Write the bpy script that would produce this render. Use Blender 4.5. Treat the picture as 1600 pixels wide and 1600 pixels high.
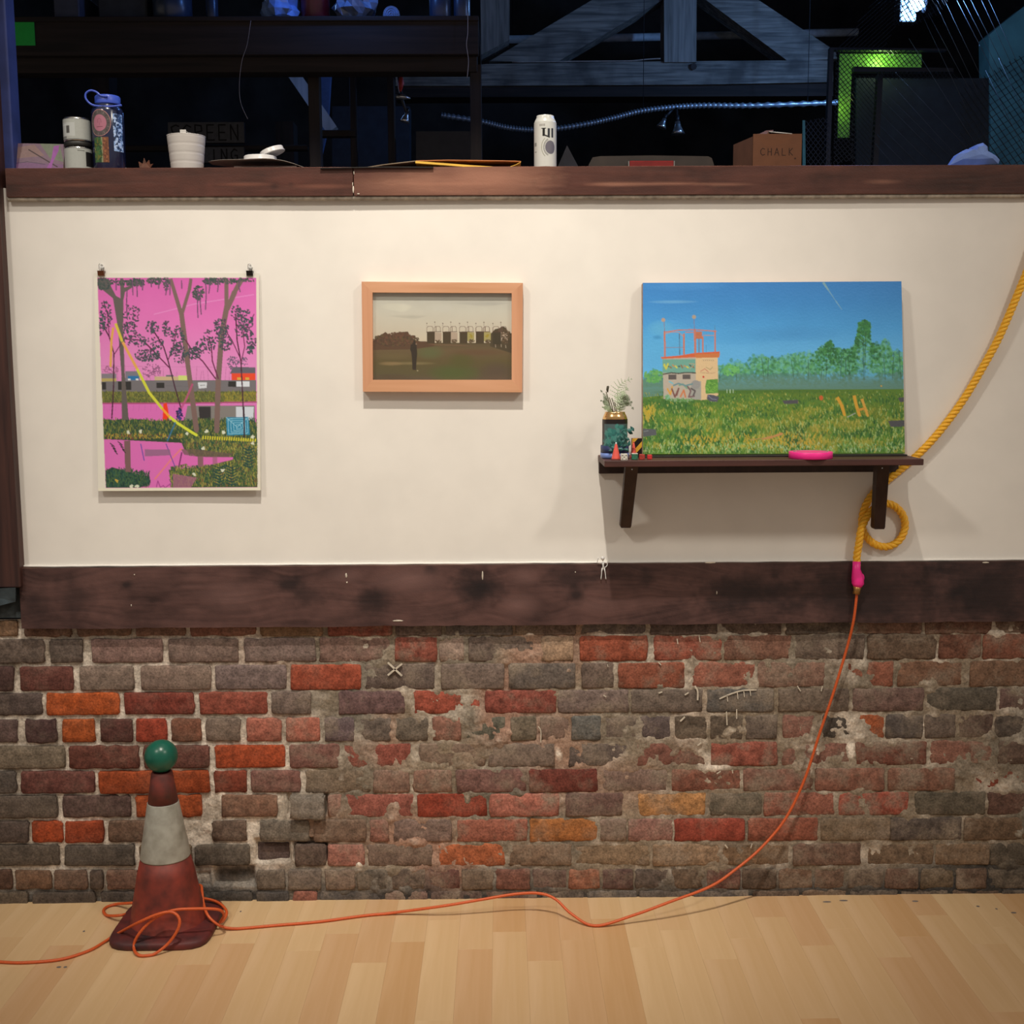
import bpy, math, random
import numpy as np
from mathutils import Vector, noise as mn

for o in list(bpy.data.objects): bpy.data.objects.remove(o, do_unlink=True)
S = bpy.context.scene
COL = S.collection
R = math.radians
rng = random.Random(7)

# ---------------------------------------------------------------- camera
CAM = Vector((0, -3.23, 1.52)); FPX = 1845.0
YAW, PIT, ROL = R(0.6), R(7.0), R(0.3)
fw = Vector((math.sin(YAW)*math.cos(PIT), math.cos(YAW)*math.cos(PIT), -math.sin(PIT)))
r0 = Vector((math.cos(YAW), -math.sin(YAW), 0)); u0 = r0.cross(fw)
rt = r0*math.cos(ROL) - u0*math.sin(ROL); up = u0*math.cos(ROL) + r0*math.sin(ROL)
from mathutils import Matrix
cd = bpy.data.cameras.new('camera'); cam = bpy.data.objects.new('camera', cd); COL.objects.link(cam)
cd.sensor_fit = 'HORIZONTAL'; cd.sensor_width = 36; cd.lens = 36*FPX/1600; cd.clip_start = .05; cd.clip_end = 100
M3 = Matrix((rt, up, -fw)).transposed()
cam.matrix_world = Matrix.Translation(CAM) @ M3.to_4x4()
S.camera = cam

def ray(px, py):
    return fw + rt*((px-800)/FPX) + up*((800-py)/FPX)
def W(px, py, Y=0.0):                    # pixel -> point on the vertical plane y = Y
    d = ray(px, py); return CAM + d*((Y-CAM.y)/d.y)
def F(px, py, Z=0.0):                    # pixel -> point on the level plane z = Z
    d = ray(px, py); return CAM + d*((Z-CAM.z)/d.z)

# ---------------------------------------------------------------- world, lights, exposure
wd = bpy.data.worlds.new('world'); S.world = wd; wd.use_nodes = True
wd.node_tree.nodes['Background'].inputs[0].default_value = (1.0, .86, .72, 1)
wd.node_tree.nodes['Background'].inputs[1].default_value = .33
S.view_settings.view_transform = 'Standard'; S.view_settings.look = 'None'
S.view_settings.exposure = 0; S.view_settings.gamma = 1; S.view_settings.use_curve_mapping = False

def spot(name, loc, tgt, power, size, blend, col, rad=.05):
    l = bpy.data.lights.new(name, 'SPOT'); l.energy = power; l.spot_size = R(size); l.spot_blend = blend
    l.color = col; l.shadow_soft_size = rad
    o = bpy.data.objects.new(name, l); COL.objects.link(o); o.location = loc
    o.rotation_euler = (Vector(tgt)-Vector(loc)).to_track_quat('-Z', 'Y').to_euler(); return o
def point(name, loc, power, col, rad=.04):
    l = bpy.data.lights.new(name, 'POINT'); l.energy = power; l.color = col; l.shadow_soft_size = rad
    o = bpy.data.objects.new(name, l); COL.objects.link(o); o.location = loc; return o
WARM = (1.0, .915, .78)
spot('gallery_spot_light', (-.16, -2.4, 5.7), (-.16, 0, 1.68), 865, 38, 1.0, WARM, .05)
spot('gallery_spot_light', (.05, -1.7, 4.4), (-.05, 0, 1.98), 55, 20, 1.0, WARM, .03)
spot('gallery_spot_light', (2.9, -3.3, 4.6), (.35, 0, 1.0), 215, 60, 1.0, WARM, .22)
spot('gallery_spot_light', (-2.6, -3.4, 4.6), (-.1, 0, 1.0), 228, 60, 1.0, WARM, .22)
BLUE = (.22, .46, 1.0)
point('blue_stage_and_fill_light', W(1436, 4, 1.7), 33, BLUE, .03)
point('blue_stage_and_fill_light', W(540, -100, .60), 2.6, (.12, .32, 1), .03)  # unseen light added above the bags to turn their fronts blue
point('blue_stage_and_fill_light', W(470, 128, 1.25), .35, (.14, .36, 1), .02)  # unseen light added to brighten the slanting brace from the front
point('blue_stage_and_fill_light', (1.15, .30, 2.66), 9, (.25, .42, 1), .04)  # unseen light added to throw blue on the rag and ledge things
point('blue_stage_and_fill_light', W(300, -90, 3.3), 12, BLUE, .05)

# ---------------------------------------------------------------- colour and materials
def lin(h):
    h = h.lstrip('#'); c = [int(h[i:i+2], 16)/255 for i in (0, 2, 4)]
    return [x/12.92 if x <= .04045 else ((x+.055)/1.055)**2.4 for x in c]
def C(h, ref=None, k=1.0):               # surface colour from an observed colour and the look of white paint beside it
    c = lin(h)
    if ref: r = lin(ref); c = [min(.92, a/b*.8) for a, b in zip(c, r)]
    return tuple(min(1, a*k) for a in c)+(1,)
RW = 'e2d5c1'                            # white wall mid level
RB = 'cfbda5'                            # what white would look like on the brick
def newmat(name):
    m = bpy.data.materials.new(name); m.use_nodes = True
    nt = m.node_tree; b = nt.nodes['Principled BSDF']; return m, nt, b
def nd(nt, t, **k):
    n = nt.nodes.new(t)
    for a, v in k.items(): setattr(n, a, v)
    return n
def mat(name, c, rough=.6, metal=0, var=.12, scale=30, bump=.0, c2=None, trans=0, emit=None, es=1, spec=.5):
    m, nt, b = newmat(name)
    tc = nd(nt, 'ShaderNodeTexCoord'); nz = nd(nt, 'ShaderNodeTexNoise'); nz.inputs['Scale'].default_value = scale
    nz.inputs['Detail'].default_value = 4
    nt.links.new(tc.outputs['Object'], nz.inputs['Vector'])
    mx = nd(nt, 'ShaderNodeMix', data_type='RGBA')
    cc = tuple(c); d = c2 or tuple(max(0, v*(1-2*var)) for v in cc[:3])+(1,); e = cc if c2 else tuple(min(1, v*(1+var)) for v in cc[:3])+(1,)
    mx.inputs[6].default_value = d; mx.inputs[7].default_value = e
    rp = nd(nt, 'ShaderNodeMapRange'); rp.inputs[1].default_value = .3; rp.inputs[2].default_value = .7
    nt.links.new(nz.outputs[0], rp.inputs[0]); nt.links.new(rp.outputs[0], mx.inputs[0])
    nt.links.new(mx.outputs[2], b.inputs['Base Color'])
    b.inputs['Roughness'].default_value = rough; b.inputs['Metallic'].default_value = metal
    b.inputs['Specular IOR Level'].default_value = spec
    if trans: b.inputs['Transmission Weight'].default_value = trans
    if emit: b.inputs['Emission Color'].default_value = emit; b.inputs['Emission Strength'].default_value = es
    if bump:
        bp = nd(nt, 'ShaderNodeBump'); bp.inputs['Strength'].default_value = bump; bp.inputs['Distance'].default_value = .002
        nt.links.new(nz.outputs[0], bp.inputs['Height']); nt.links.new(bp.outputs[0], b.inputs['Normal'])
    return m
def wood(name, c1, c2, axis='X', rough=.55, scale=1.0, blotch=None, bl=.5, spec=.4):
    m, nt, b = newmat(name); L = nt.links.new
    tc = nd(nt, 'ShaderNodeTexCoord'); mp = nd(nt, 'ShaderNodeMapping')
    sc = {'X': (1.2, 22, 22), 'Y': (22, 1.2, 22), 'Z': (22, 22, 1.2)}[axis]
    mp.inputs['Scale'].default_value = [s*scale for s in sc]; L(tc.outputs['Object'], mp.inputs[0])
    n1 = nd(nt, 'ShaderNodeTexNoise'); n1.inputs['Scale'].default_value = 2.2; n1.inputs['Detail'].default_value = 8; n1.inputs['Distortion'].default_value = .6
    L(mp.outputs[0], n1.inputs['Vector'])
    r1 = nd(nt, 'ShaderNodeMapRange'); r1.inputs[1].default_value = .33; r1.inputs[2].default_value = .67; L(n1.outputs[0], r1.inputs[0])
    mx = nd(nt, 'ShaderNodeMix', data_type='RGBA'); mx.inputs[6].default_value = c1; mx.inputs[7].default_value = c2; L(r1.outputs[0], mx.inputs[0])
    out = mx.outputs[2]
    if blotch:
        n2 = nd(nt, 'ShaderNodeTexNoise'); n2.inputs['Scale'].default_value = 5.5; n2.inputs['Detail'].default_value = 5; L(tc.outputs['Object'], n2.inputs['Vector'])
        r2 = nd(nt, 'ShaderNodeMapRange'); r2.inputs[1].default_value = .46; r2.inputs[2].default_value = .68; r2.inputs[4].default_value = bl; L(n2.outputs[0], r2.inputs[0])
        m2 = nd(nt, 'ShaderNodeMix', data_type='RGBA'); L(out, m2.inputs[6]); m2.inputs[7].default_value = blotch; L(r2.outputs[0], m2.inputs[0]); out = m2.outputs[2]
    L(out, b.inputs['Base Color']); b.inputs['Roughness'].default_value = rough; b.inputs['Specular IOR Level'].default_value = spec
    bp = nd(nt, 'ShaderNodeBump'); bp.inputs['Strength'].default_value = .25; bp.inputs['Distance'].default_value = .002
    L(n1.outputs[0], bp.inputs['Height']); L(bp.outputs[0], b.inputs['Normal'])
    return m
def attrmat(name, rough=.6, bump=.0, bscale=300, spec=.3, coat=0, grit=0):
    m, nt, b = newmat(name); L = nt.links.new
    at = nd(nt, 'ShaderNodeAttribute', attribute_name='paint')
    if grit:
        t0 = nd(nt, 'ShaderNodeTexCoord'); g0 = nd(nt, 'ShaderNodeTexNoise'); g0.inputs['Scale'].default_value = 150; g0.inputs['Detail'].default_value = 7; g0.inputs['Roughness'].default_value = .7
        L(t0.outputs['Object'], g0.inputs['Vector']); q0 = nd(nt, 'ShaderNodeMapRange'); q0.inputs[1].default_value = .3; q0.inputs[2].default_value = .7; q0.inputs[3].default_value = 1-grit; q0.inputs[4].default_value = 1+grit
        L(g0.outputs[0], q0.inputs[0]); s0 = nd(nt, 'ShaderNodeVectorMath', operation='SCALE'); L(at.outputs['Color'], s0.inputs[0]); L(q0.outputs[0], s0.inputs['Scale']); L(s0.outputs[0], b.inputs['Base Color'])
    else: L(at.outputs['Color'], b.inputs['Base Color'])
    b.inputs['Roughness'].default_value = rough; b.inputs['Specular IOR Level'].default_value = spec
    if coat: b.inputs['Coat Weight'].default_value = coat; b.inputs['Coat Roughness'].default_value = .05
    if bump:
        tc = nd(nt, 'ShaderNodeTexCoord'); nz = nd(nt, 'ShaderNodeTexNoise'); nz.inputs['Scale'].default_value = bscale
        L(tc.outputs['Object'], nz.inputs['Vector']); bp = nd(nt, 'ShaderNodeBump')
        bp.inputs['Strength'].default_value = bump; bp.inputs['Distance'].default_value = .0015; nz.inputs['Detail'].default_value = 6
        L(nz.outputs[0], bp.inputs['Height']); L(bp.outputs[0], b.inputs['Normal'])
    return m

# ---------------------------------------------------------------- mesh helpers
class MB:
    def __init__(s): s.v = []; s.f = []; s.sm = []
    def add(s, vs, fs, smooth=False):
        n = len(s.v); s.v += [tuple(p) for p in vs]; s.f += [tuple(i+n for i in f) for f in fs]; s.sm += [smooth]*len(fs); return s
    def box(s, a, b, bev=0):
        x0, x1 = sorted((a[0], b[0])); y0, y1 = sorted((a[1], b[1])); z0, z1 = sorted((a[2], b[2]))
        if bev:
            e = min(bev, (x1-x0)*.45, (y1-y0)*.45, (z1-z0)*.45); vs = []; idx = {}
            for i, (x, sx) in enumerate(((x0, 1), (x1, -1))):
                for j, (y, sy) in enumerate(((y0, 1), (y1, -1))):
                    for k, (z, sz) in enumerate(((z0, 1), (z1, -1))):
                        idx[i, j, k, 0] = len(vs); vs.append((x, y+sy*e, z+sz*e))
                        idx[i, j, k, 1] = len(vs); vs.append((x+sx*e, y, z+sz*e))
                        idx[i, j, k, 2] = len(vs); vs.append((x+sx*e, y+sy*e, z))
            fs = []; q = [(0, 0), (1, 0), (1, 1), (0, 1)]
            for i in (0, 1):
                fs.append([idx[i, a, b, 0] for a, b in q]); fs.append([idx[a, i, b, 1] for a, b in q]); fs.append([idx[a, b, i, 2] for a, b in q])
                for j in (0, 1):
                    fs.append([idx[i, j, 0, 0], idx[i, j, 1, 0], idx[i, j, 1, 1], idx[i, j, 0, 1]])
                    fs.append([idx[i, 0, j, 0], idx[i, 1, j, 0], idx[i, 1, j, 2], idx[i, 0, j, 2]])
                    fs.append([idx[0, i, j, 1], idx[1, i, j, 1], idx[1, i, j, 2], idx[0, i, j, 2]])
                    for k in (0, 1): fs.append([idx[i, j, k, 0], idx[i, j, k, 1], idx[i, j, k, 2]])
            return s.add(vs, fs)
        vs = [(x, y, z) for x in (x0, x1) for y in (y0, y1) for z in (z0, z1)]
        return s.add(vs, [(0, 1, 3, 2), (4, 6, 7, 5), (0, 4, 5, 1), (2, 3, 7, 6), (0, 2, 6, 4), (1, 5, 7, 3)])
    def hexa(s, fr, bk):                 # prism between two polygons of equal length
        n = len(fr); return s.add(list(fr)+list(bk), [tuple(range(n)), tuple(range(2*n-1, n-1, -1))]+[(i, (i+1) % n, (i+1) % n+n, i+n) for i in range(n)])
    def prism(s, poly, d): return s.hexa([Vector(p) for p in poly], [Vector(p)+Vector(d) for p in poly])
    def bar(s, a, b, w, h, side=(0, 1, 0)):
        a = Vector(a); b = Vector(b); t = (b-a).normalized(); n = Vector(side); n = (n-t*n.dot(t)).normalized(); m = t.cross(n)
        q = [n*h/2+m*w/2, n*h/2-m*w/2, -n*h/2-m*w/2, -n*h/2+m*w/2]
        return s.hexa([a+k for k in q], [b+k for k in q])
    def tube(s, pts, r, n=8, closed=False, cap=True):
        pts = [Vector(p) for p in pts]; N = len(pts); rr = r if hasattr(r, '__len__') else [r]*N
        vs = []; fs = []; ref = None
        for i, p in enumerate(pts):
            a = pts[(i-1) % N] if closed or i else p; b = pts[(i+1) % N] if closed or i < N-1 else p
            t = (b-a).normalized()
            if ref is None: ref = Vector((0, 1, 0)) if abs(t.y) < .9 else Vector((1, 0, 0))
            ref = (ref-t*ref.dot(t)).normalized(); m = t.cross(ref)
            for k in range(n):
                an = 2*math.pi*k/n; vs.append(p+(ref*math.cos(an)+m*math.sin(an))*rr[i])
        for i in range(N if closed else N-1):
            for k in range(n):
                a, b = i*n, ((i+1) % N)*n; fs.append((a+k, a+(k+1) % n, b+(k+1) % n, b+k))
        s.add(vs, fs, True)
        if cap and not closed:
            o = len(s.v)-len(vs); s.f += [tuple(o+k for k in range(n-1, -1, -1)), tuple(o+(N-1)*n+k for k in range(n))]; s.sm += [False, False]
        return s
    def lathe(s, c, prof, n=32, smooth=True, sq=0):
        c = Vector(c); vs = []; fs = []
        for r_, z in prof:
            for k in range(n):
                a = 2*math.pi*k/n; q = 1
                if sq: ca, sa = abs(math.cos(a)), abs(math.sin(a)); q = (1-sq)+sq/max(ca, sa)
                vs.append(c+Vector((math.cos(a)*r_*q, math.sin(a)*r_*q, z)))
        for i in range(len(prof)-1):
            for k in range(n): fs.append((i*n+k, i*n+(k+1) % n, (i+1)*n+(k+1) % n, (i+1)*n+k))
        s.add(vs, fs, smooth); o = len(s.v)-len(vs)
        if prof[0][0] > 1e-5: s.f.append(tuple(o+k for k in range(n-1, -1, -1))); s.sm.append(False)
        if prof[-1][0] > 1e-5: s.f.append(tuple(o+(len(prof)-1)*n+k for k in range(n))); s.sm.append(False)
        return s
    def ball(s, c, r, n=16, sc=(1, 1, 1)):
        c = Vector(c); vs = []; fs = []; m = n//2
        for i in range(m+1):
            t = math.pi*i/m
            for k in range(n):
                a = 2*math.pi*k/n; vs.append(c+Vector((math.sin(t)*math.cos(a)*r*sc[0], math.sin(t)*math.sin(a)*r*sc[1], math.cos(t)*r*sc[2])))
        for i in range(m):
            for k in range(n): fs.append((i*n+k, (i+1)*n+k, (i+1)*n+(k+1) % n, i*n+(k+1) % n))
        return s.add(vs, fs, True)
def mesh_obj(name, vs, fs, m, parent=None, smooth=None, origin=None):
    o_ = Vector(origin) if origin is not None else (parent['_w'] if parent is not None and '_w' in parent else Vector((0, 0, 0)))
    o_ = Vector(o_)
    me = bpy.data.meshes.new(name); me.from_pydata([(v[0]-o_.x, v[1]-o_.y, v[2]-o_.z) for v in vs], [], fs)
    if smooth is not None: me.polygons.foreach_set('use_smooth', smooth)
    me.validate(); me.update()
    import bmesh
    bm = bmesh.new(); bm.from_mesh(me); bmesh.ops.recalc_face_normals(bm, faces=bm.faces); bm.to_mesh(me); bm.free()
    if m: me.materials.append(m)
    o = bpy.data.objects.new(name, me); COL.objects.link(o)
    if parent is not None:
        o.parent = parent; pw = Vector(parent['_w']) if '_w' in parent else Vector((0, 0, 0)); o.location = o_-pw
    else: o.location = o_
    o['_w'] = tuple(o_); return o
def obj(name, mb, m, parent=None, origin=None, label=None):
    o = mesh_obj(name, mb.v, mb.f, m, parent, mb.sm, origin)
    if label: o['label'] = label
    return o
def thing(name, label, cat, loc, group=None):
    o = bpy.data.objects.new(name, None); COL.objects.link(o); o.location = loc; o['_w'] = tuple(loc); o.empty_display_size = .02
    return tag(o, label, cat, group)
def tag(o, label, cat, group=None, kind=None):
    if label: o['label'] = label
    if cat: o['category'] = cat
    if group: o['group'] = group
    if kind: o['kind'] = kind
    return o
def single(name, mb, m, label, cat, origin=None, group=None):
    if origin is None:
        a = np.array(mb.v); origin = ((a[:, 0].min()+a[:, 0].max())/2, (a[:, 1].min()+a[:, 1].max())/2, a[:, 2].min())
    return tag(obj(name, mb, m, None, origin), label, cat, group)
def struct(name, mb, m, label=None):
    a = np.array(mb.v); c = (a.min(0)+a.max(0))/2
    o = obj(name, mb, m, None, tuple(c)); o['kind'] = 'structure'
    if label: o['label'] = label
    return o
def catmull(P, n=8):
    P = [Vector(p) for p in P]; out = []
    for i in range(len(P)-1):
        a = P[max(i-1, 0)]; b = P[i]; c = P[i+1]; d = P[min(i+2, len(P)-1)]
        for k in range(n):
            t = k/n; out.append(.5*((2*b)+(c-a)*t+(2*a-5*b+4*c-d)*t*t+(3*b-a-3*c+d)*t**3))
    return out+[P[-1]]

# ---------------------------------------------------------------- painter: colours for paintings and labels, kept as a mesh attribute
class Paint:
    def __init__(s, x0, y0, x1, y1, px, bg, ref=None, ss=2):
        s.x0, s.y0, s.px, s.ss, s.ref = x0, y0, px*ss, ss, ref
        s.w = int(round((x1-x0)*px)); s.h = int(round((y1-y0)*px)); s.a = np.zeros((s.h*ss, s.w*ss, 3)); s.a[:] = s.c(bg)
    def c(s, h):
        return np.array((C(h, s.ref) if isinstance(h, str) else h)[:3])
    def T(s, p): return ((p[0]-s.x0)*s.px, (p[1]-s.y0)*s.px)
    def poly(s, pts, col, al=1.0):
        q = np.array([s.T(p) for p in pts]); x0, y0 = np.floor(q.min(0)).astype(int); x1, y1 = np.ceil(q.max(0)).astype(int)+1
        x0 = max(x0, 0); y0 = max(y0, 0); x1 = min(x1, s.w*s.ss); y1 = min(y1, s.h*s.ss)
        if x1 <= x0 or y1 <= y0: return
        X, Y = np.meshgrid(np.arange(x0, x1)+.5, np.arange(y0, y1)+.5); ins = np.zeros(X.shape, bool)
        for i in range(len(q)):
            (ax, ay), (bx, by) = q[i-1], q[i]
            if ay == by: continue
            ins ^= ((ay > Y) != (by > Y)) & (X < (bx-ax)*(Y-ay)/(by-ay)+ax)
        v = s.a[y0:y1, x0:x1]; v[ins] = v[ins]*(1-al)+s.c(col)*al
    def rect(s, a, b, c, d, col, al=1.0): s.poly([(a, b), (c, b), (c, d), (a, d)], col, al)
    def line(s, pts, w, col, al=1.0):
        for a, b in zip(pts[:-1], pts[1:]):
            wa, wb = (w if hasattr(w, '__len__') else (w, w))
            dx, dy = b[0]-a[0], b[1]-a[1]; l = math.hypot(dx, dy) or 1; nx, ny = -dy/l/2, dx/l/2
            s.poly([(a[0]+nx*wa, a[1]+ny*wa), (b[0]+nx*wb, b[1]+ny*wb), (b[0]-nx*wb, b[1]-ny*wb), (a[0]-nx*wa, a[1]-ny*wa)], col, al)
            if al == 1: s.disc(b, min(wa, wb)/2, col, 6)
    def disc(s, c, r, col, n=10, al=1.0, ry=None, rot=0):
        ry = ry or r; P = []
        for k in range(n):
            a = 2*math.pi*k/n; x, y = math.cos(a)*r, math.sin(a)*ry
            P.append((c[0]+x*math.cos(rot)-y*math.sin(rot), c[1]+x*math.sin(rot)+y*math.cos(rot)))
        s.poly(P, col, al)
    def vgrad(s, y0, y1, stops):
        a, b = int((y0-s.y0)*s.px), int((y1-s.y0)*s.px); a = max(a, 0); b = min(b, s.h*s.ss)
        t = np.linspace(0, 1, b-a); cs = np.array([s.c(h) for _, h in stops]); ts = [x for x, _ in stops]
        g = np.stack([np.interp(t, ts, cs[:, k]) for k in range(3)], 1); s.a[a:b] = g[:, None, :]
    def mottle(s, amt, cell=24, seed=1, box=None):
        r = np.random.default_rng(seed); h, w = s.a.shape[:2]; f = np.zeros((h, w))
        for o in range(3):
            c = max(2, cell//2**o); g = r.random((h//c+3, w//c+3))
            yy = np.arange(h)/c; xx = np.arange(w)/c; yi = yy.astype(int); xi = xx.astype(int); ty = (yy-yi)[:, None]; tx = (xx-xi)[None]
            f += ((g[yi][:, xi]*(1-tx)+g[yi][:, xi+1]*tx)*(1-ty)+(g[yi+1][:, xi]*(1-tx)+g[yi+1][:, xi+1]*tx)*ty-.5)/2**o
        s.a *= (1+amt*f)[:, :, None]
    def text(s, t, x, y, h, w, col, adv=.75, al=1.0):
        G = {'S': [[(1, .1), (.6, 0), (.1, .15), (.2, .45), (.8, .6), (.9, .85), (.4, 1), (0, .9)]], 'C': [[(1, .15), (.5, 0), (.05, .3), (.05, .7), (.5, 1), (1, .85)]],
             'R': [[(.1, 1), (.1, 0), (.8, .05), (.85, .4), (.1, .5), (.9, 1)]], 'E': [[(.9, 0), (.1, 0), (.1, 1), (.9, 1)], [(.1, .5), (.75, .5)]],
             'N': [[(.1, 1), (.1, 0), (.9, 1), (.9, 0)]], 'I': [[(.5, 0), (.5, 1)]], 'G': [[(1, .15), (.5, 0), (.05, .3), (.05, .7), (.5, 1), (.95, .85), (.95, .55), (.6, .55)]],
             'H': [[(.1, 0), (.1, 1)], [(.9, 0), (.9, 1)], [(.1, .5), (.9, .5)]], 'A': [[(0, 1), (.5, 0), (1, 1)], [(.2, .65), (.8, .65)]],
             'L': [[(.1, 0), (.1, 1), (.9, 1)]], 'K': [[(.1, 0), (.1, 1)], [(.9, 0), (.1, .5), (.9, 1)]], '2': [[(.1, .25), (.4, 0), (.85, .2), (.8, .45), (.1, 1), (.9, 1)]],
             'T': [[(0, 0), (1, 0)], [(.5, 0), (.5, 1)]], 'V': [[(0, 0), (.5, 1), (1, 0)]]}
        for ch in t:
            for st in G.get(ch, []): s.line([(x+a*h*.6, y+b*h) for a, b in st], w, col, al)
            x += h*adv
    def out(s):
        a = s.a.reshape(s.h, s.ss, s.w, s.ss, 3).mean((1, 3)); return np.clip(a, 0, 1)
def painted(name, img, fn, m, parent=None, origin=None, mask=None):   # img rows top->bottom; fn(u,v) arrays in 0..1 (v down) -> xyz arrays
    h, w = img.shape[:2]; V, U = np.meshgrid(np.linspace(0, 1, h), np.linspace(0, 1, w), indexing='ij')
    X, Y, Z = fn(U, V); o_ = np.array(origin if origin is not None else parent['_w'] if parent is not None else (X.mean(), Y.mean(), Z.mean()))
    P = np.stack([X, Y, Z], -1).reshape(-1, 3)-o_
    i = np.arange(h*w).reshape(h, w); q = np.stack([i[:-1, :-1], i[1:, :-1], i[1:, 1:], i[:-1, 1:]], -1).reshape(-1, 4)
    if mask is not None:
        k = mask(U, V).reshape(-1); q = q[k[q].all(1)]
    me = bpy.data.meshes.new(name); n = len(q)
    me.vertices.add(len(P)); me.vertices.foreach_set('co', P.astype(np.float32).ravel())
    me.loops.add(n*4); me.loops.foreach_set('vertex_index', q.astype(np.int32).ravel())
    me.polygons.add(n); me.polygons.foreach_set('loop_start', np.arange(0, n*4, 4, dtype=np.int32)); me.polygons.foreach_set('loop_total', np.full(n, 4, np.int32))
    me.polygons.foreach_set('use_smooth', np.ones(n, bool)); me.update(calc_edges=True)
    at = me.color_attributes.new('paint', 'FLOAT_COLOR', 'POINT'); cc = np.ones((h*w, 4), np.float32); cc[:, :3] = img.reshape(-1, 3); at.data.foreach_set('color', cc.ravel())
    me.materials.append(m); o = bpy.data.objects.new(name, me); COL.objects.link(o)
    if parent is not None: o.parent = parent; o.location = Vector(o_)-Vector(parent['_w'])
    else: o.location = o_
    o['_w'] = tuple(float(x) for x in o_); return o
def fnoise(X, Z, scale, seed, octs=4):
    r = np.random.default_rng(seed); f = np.zeros(X.shape); amp = 1; tot = 0
    for k in range(octs):
        g = r.random((257, 257)); x = X/scale*2**k+17.3*k+40; z = Z/scale*2**k+9.1*k+40
        xi = np.floor(x).astype(int); zi = np.floor(z).astype(int); tx = x-xi; tz = z-zi; tx = tx*tx*(3-2*tx); tz = tz*tz*(3-2*tz)
        a = g[zi % 257, xi % 257]*(1-tx)+g[zi % 257, (xi+1) % 257]*tx; b = g[(zi+1) % 257, xi % 257]*(1-tx)+g[(zi+1) % 257, (xi+1) % 257]*tx
        f += amp*(a*(1-tz)+b*tz-.5); tot += amp*.5; amp *= .55
    return f/tot
#SECTIONS
# ================================================================ the room
# materials
m_plaster = mat('plaster', (.80, .775, .74, 1), .75, var=.02, scale=9, bump=.12)
m_caulk = mat('caulk', (.42, .37, .31, 1), .8, var=.2, scale=60, bump=.5)
m_dkwood = wood('dark_stained_board', C('3f2920', RB), C('61402f', RB), 'X', .5, .8, C('1c1210', RB), .8, spec=.3)
m_cap = wood('cap_beam_stain', C('5a2f22', 'f0dcc4', .95), C('8d5640', 'f0dcc4', 1.0), 'X', .45, .8, C('46261d', 'f0dcc4'), .6)
m_post = wood('post_stain', C('2c1712', RB), C('45261c', RB), 'Z', .5)
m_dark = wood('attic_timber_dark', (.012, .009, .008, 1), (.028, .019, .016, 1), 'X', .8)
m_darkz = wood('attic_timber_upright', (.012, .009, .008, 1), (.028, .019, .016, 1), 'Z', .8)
m_truss = wood('weathered_truss_timber', (.09, .09, .085, 1), (.27, .26, .23, 1), 'X', .85, 1.4, (.05, .048, .045, 1), .8)
m_trussz = wood('weathered_post_timber', (.13, .13, .12, 1), (.27, .26, .24, 1), 'Z', .85, 1.4)

# ---- white upper wall
zt = W(800, 309, 0).z; zb = W(800, 881, 0).z
XL, XR = -2.6, 2.6
def plane_grid(name, x0, x1, z0, z1, y, nx, nz, m, amp=0):
    X, Z = np.meshgrid(np.linspace(x0, x1, nx), np.linspace(z0, z1, nz)); Yy = y+amp*fnoise(X, Z, .45, 5, 3)
    mb = MB(); vs = np.stack([X, Yy, Z], -1).reshape(-1, 3); fs = [(j*nx+i, j*nx+i+1, (j+1)*nx+i+1, (j+1)*nx+i) for j in range(nz-1) for i in range(nx-1)]
    mb.add(vs, fs, True); mb.box((x0, y+.02, z0), (x1, y+.10, z1)); return mb
struct('wall_upper', plane_grid('w', W(20, 600).x-.02, XR, zb-.02, zt+.03, 0, 90, 30, m_plaster, .0018), m_plaster)
struct('wall_left', MB().box((XL, .0, .9), (W(-40, 500).x, .10, zt+.05)), m_plaster)
# white paint lip above the lower board
lip = MB(); n = 160; x0, x1 = W(30, 884).x, XR
pts = [Vector((x0+(x1-x0)*i/n, -.003, zb+.003+.0012*mn.noise(Vector((i*.37, 0, 0))))) for i in range(n+1)]
lip.tube(pts, .0035, 5); struct('trim_1', lip, m_plaster)

# ---- lower dark board (its top left runs a little low)
zb2 = W(800, 977, -.015).z
m_kn = m_dkwood
bd = MB(); nx = 220; xs = np.linspace(W(31, 930, -.015).x, XR, nx)
top = [zb+.0015*mn.noise(Vector((x*6, 1, 0)))+.0008*mn.noise(Vector((x*40, 4, 0))) for x in xs]; bot = [zb2+.004*mn.noise(Vector((x*5, 2, 0)))+.002*mn.noise(Vector((x*30, 3, 0))) for x in xs]
rows = 6; vs = []; fs = []
for j in range(rows):
    for i, x in enumerate(xs): vs.append((x, -.015+.0012*mn.noise(Vector((x*8, j*.9, 7))), bot[i]+(top[i]-bot[i])*j/(rows-1)))
for j in range(rows-1):
    for i in range(nx-1): fs.append((j*nx+i, j*nx+i+1, (j+1)*nx+i+1, (j+1)*nx+i))
bd.add([(v[0], -.0149, v[2]) for v in vs], fs, True)
k = len(bd.v); bd.add([(x, .03, b) for x, b in zip(xs, bot)]+[(x, .03, t) for x, t in zip(xs, top)], [])
bd.f += [(i, k+i, k+i+1, i+1) for i in range(nx-1)]+[((rows-1)*nx+i, (rows-1)*nx+i+1, k+nx+i+1, k+nx+i) for i in range(nx-1)]+[(0, (rows-1)*nx, k+nx, k)]
bd.sm += [False]*(2*(nx-1)+1)
lower = struct('trim_2', bd, m_dkwood)
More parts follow.
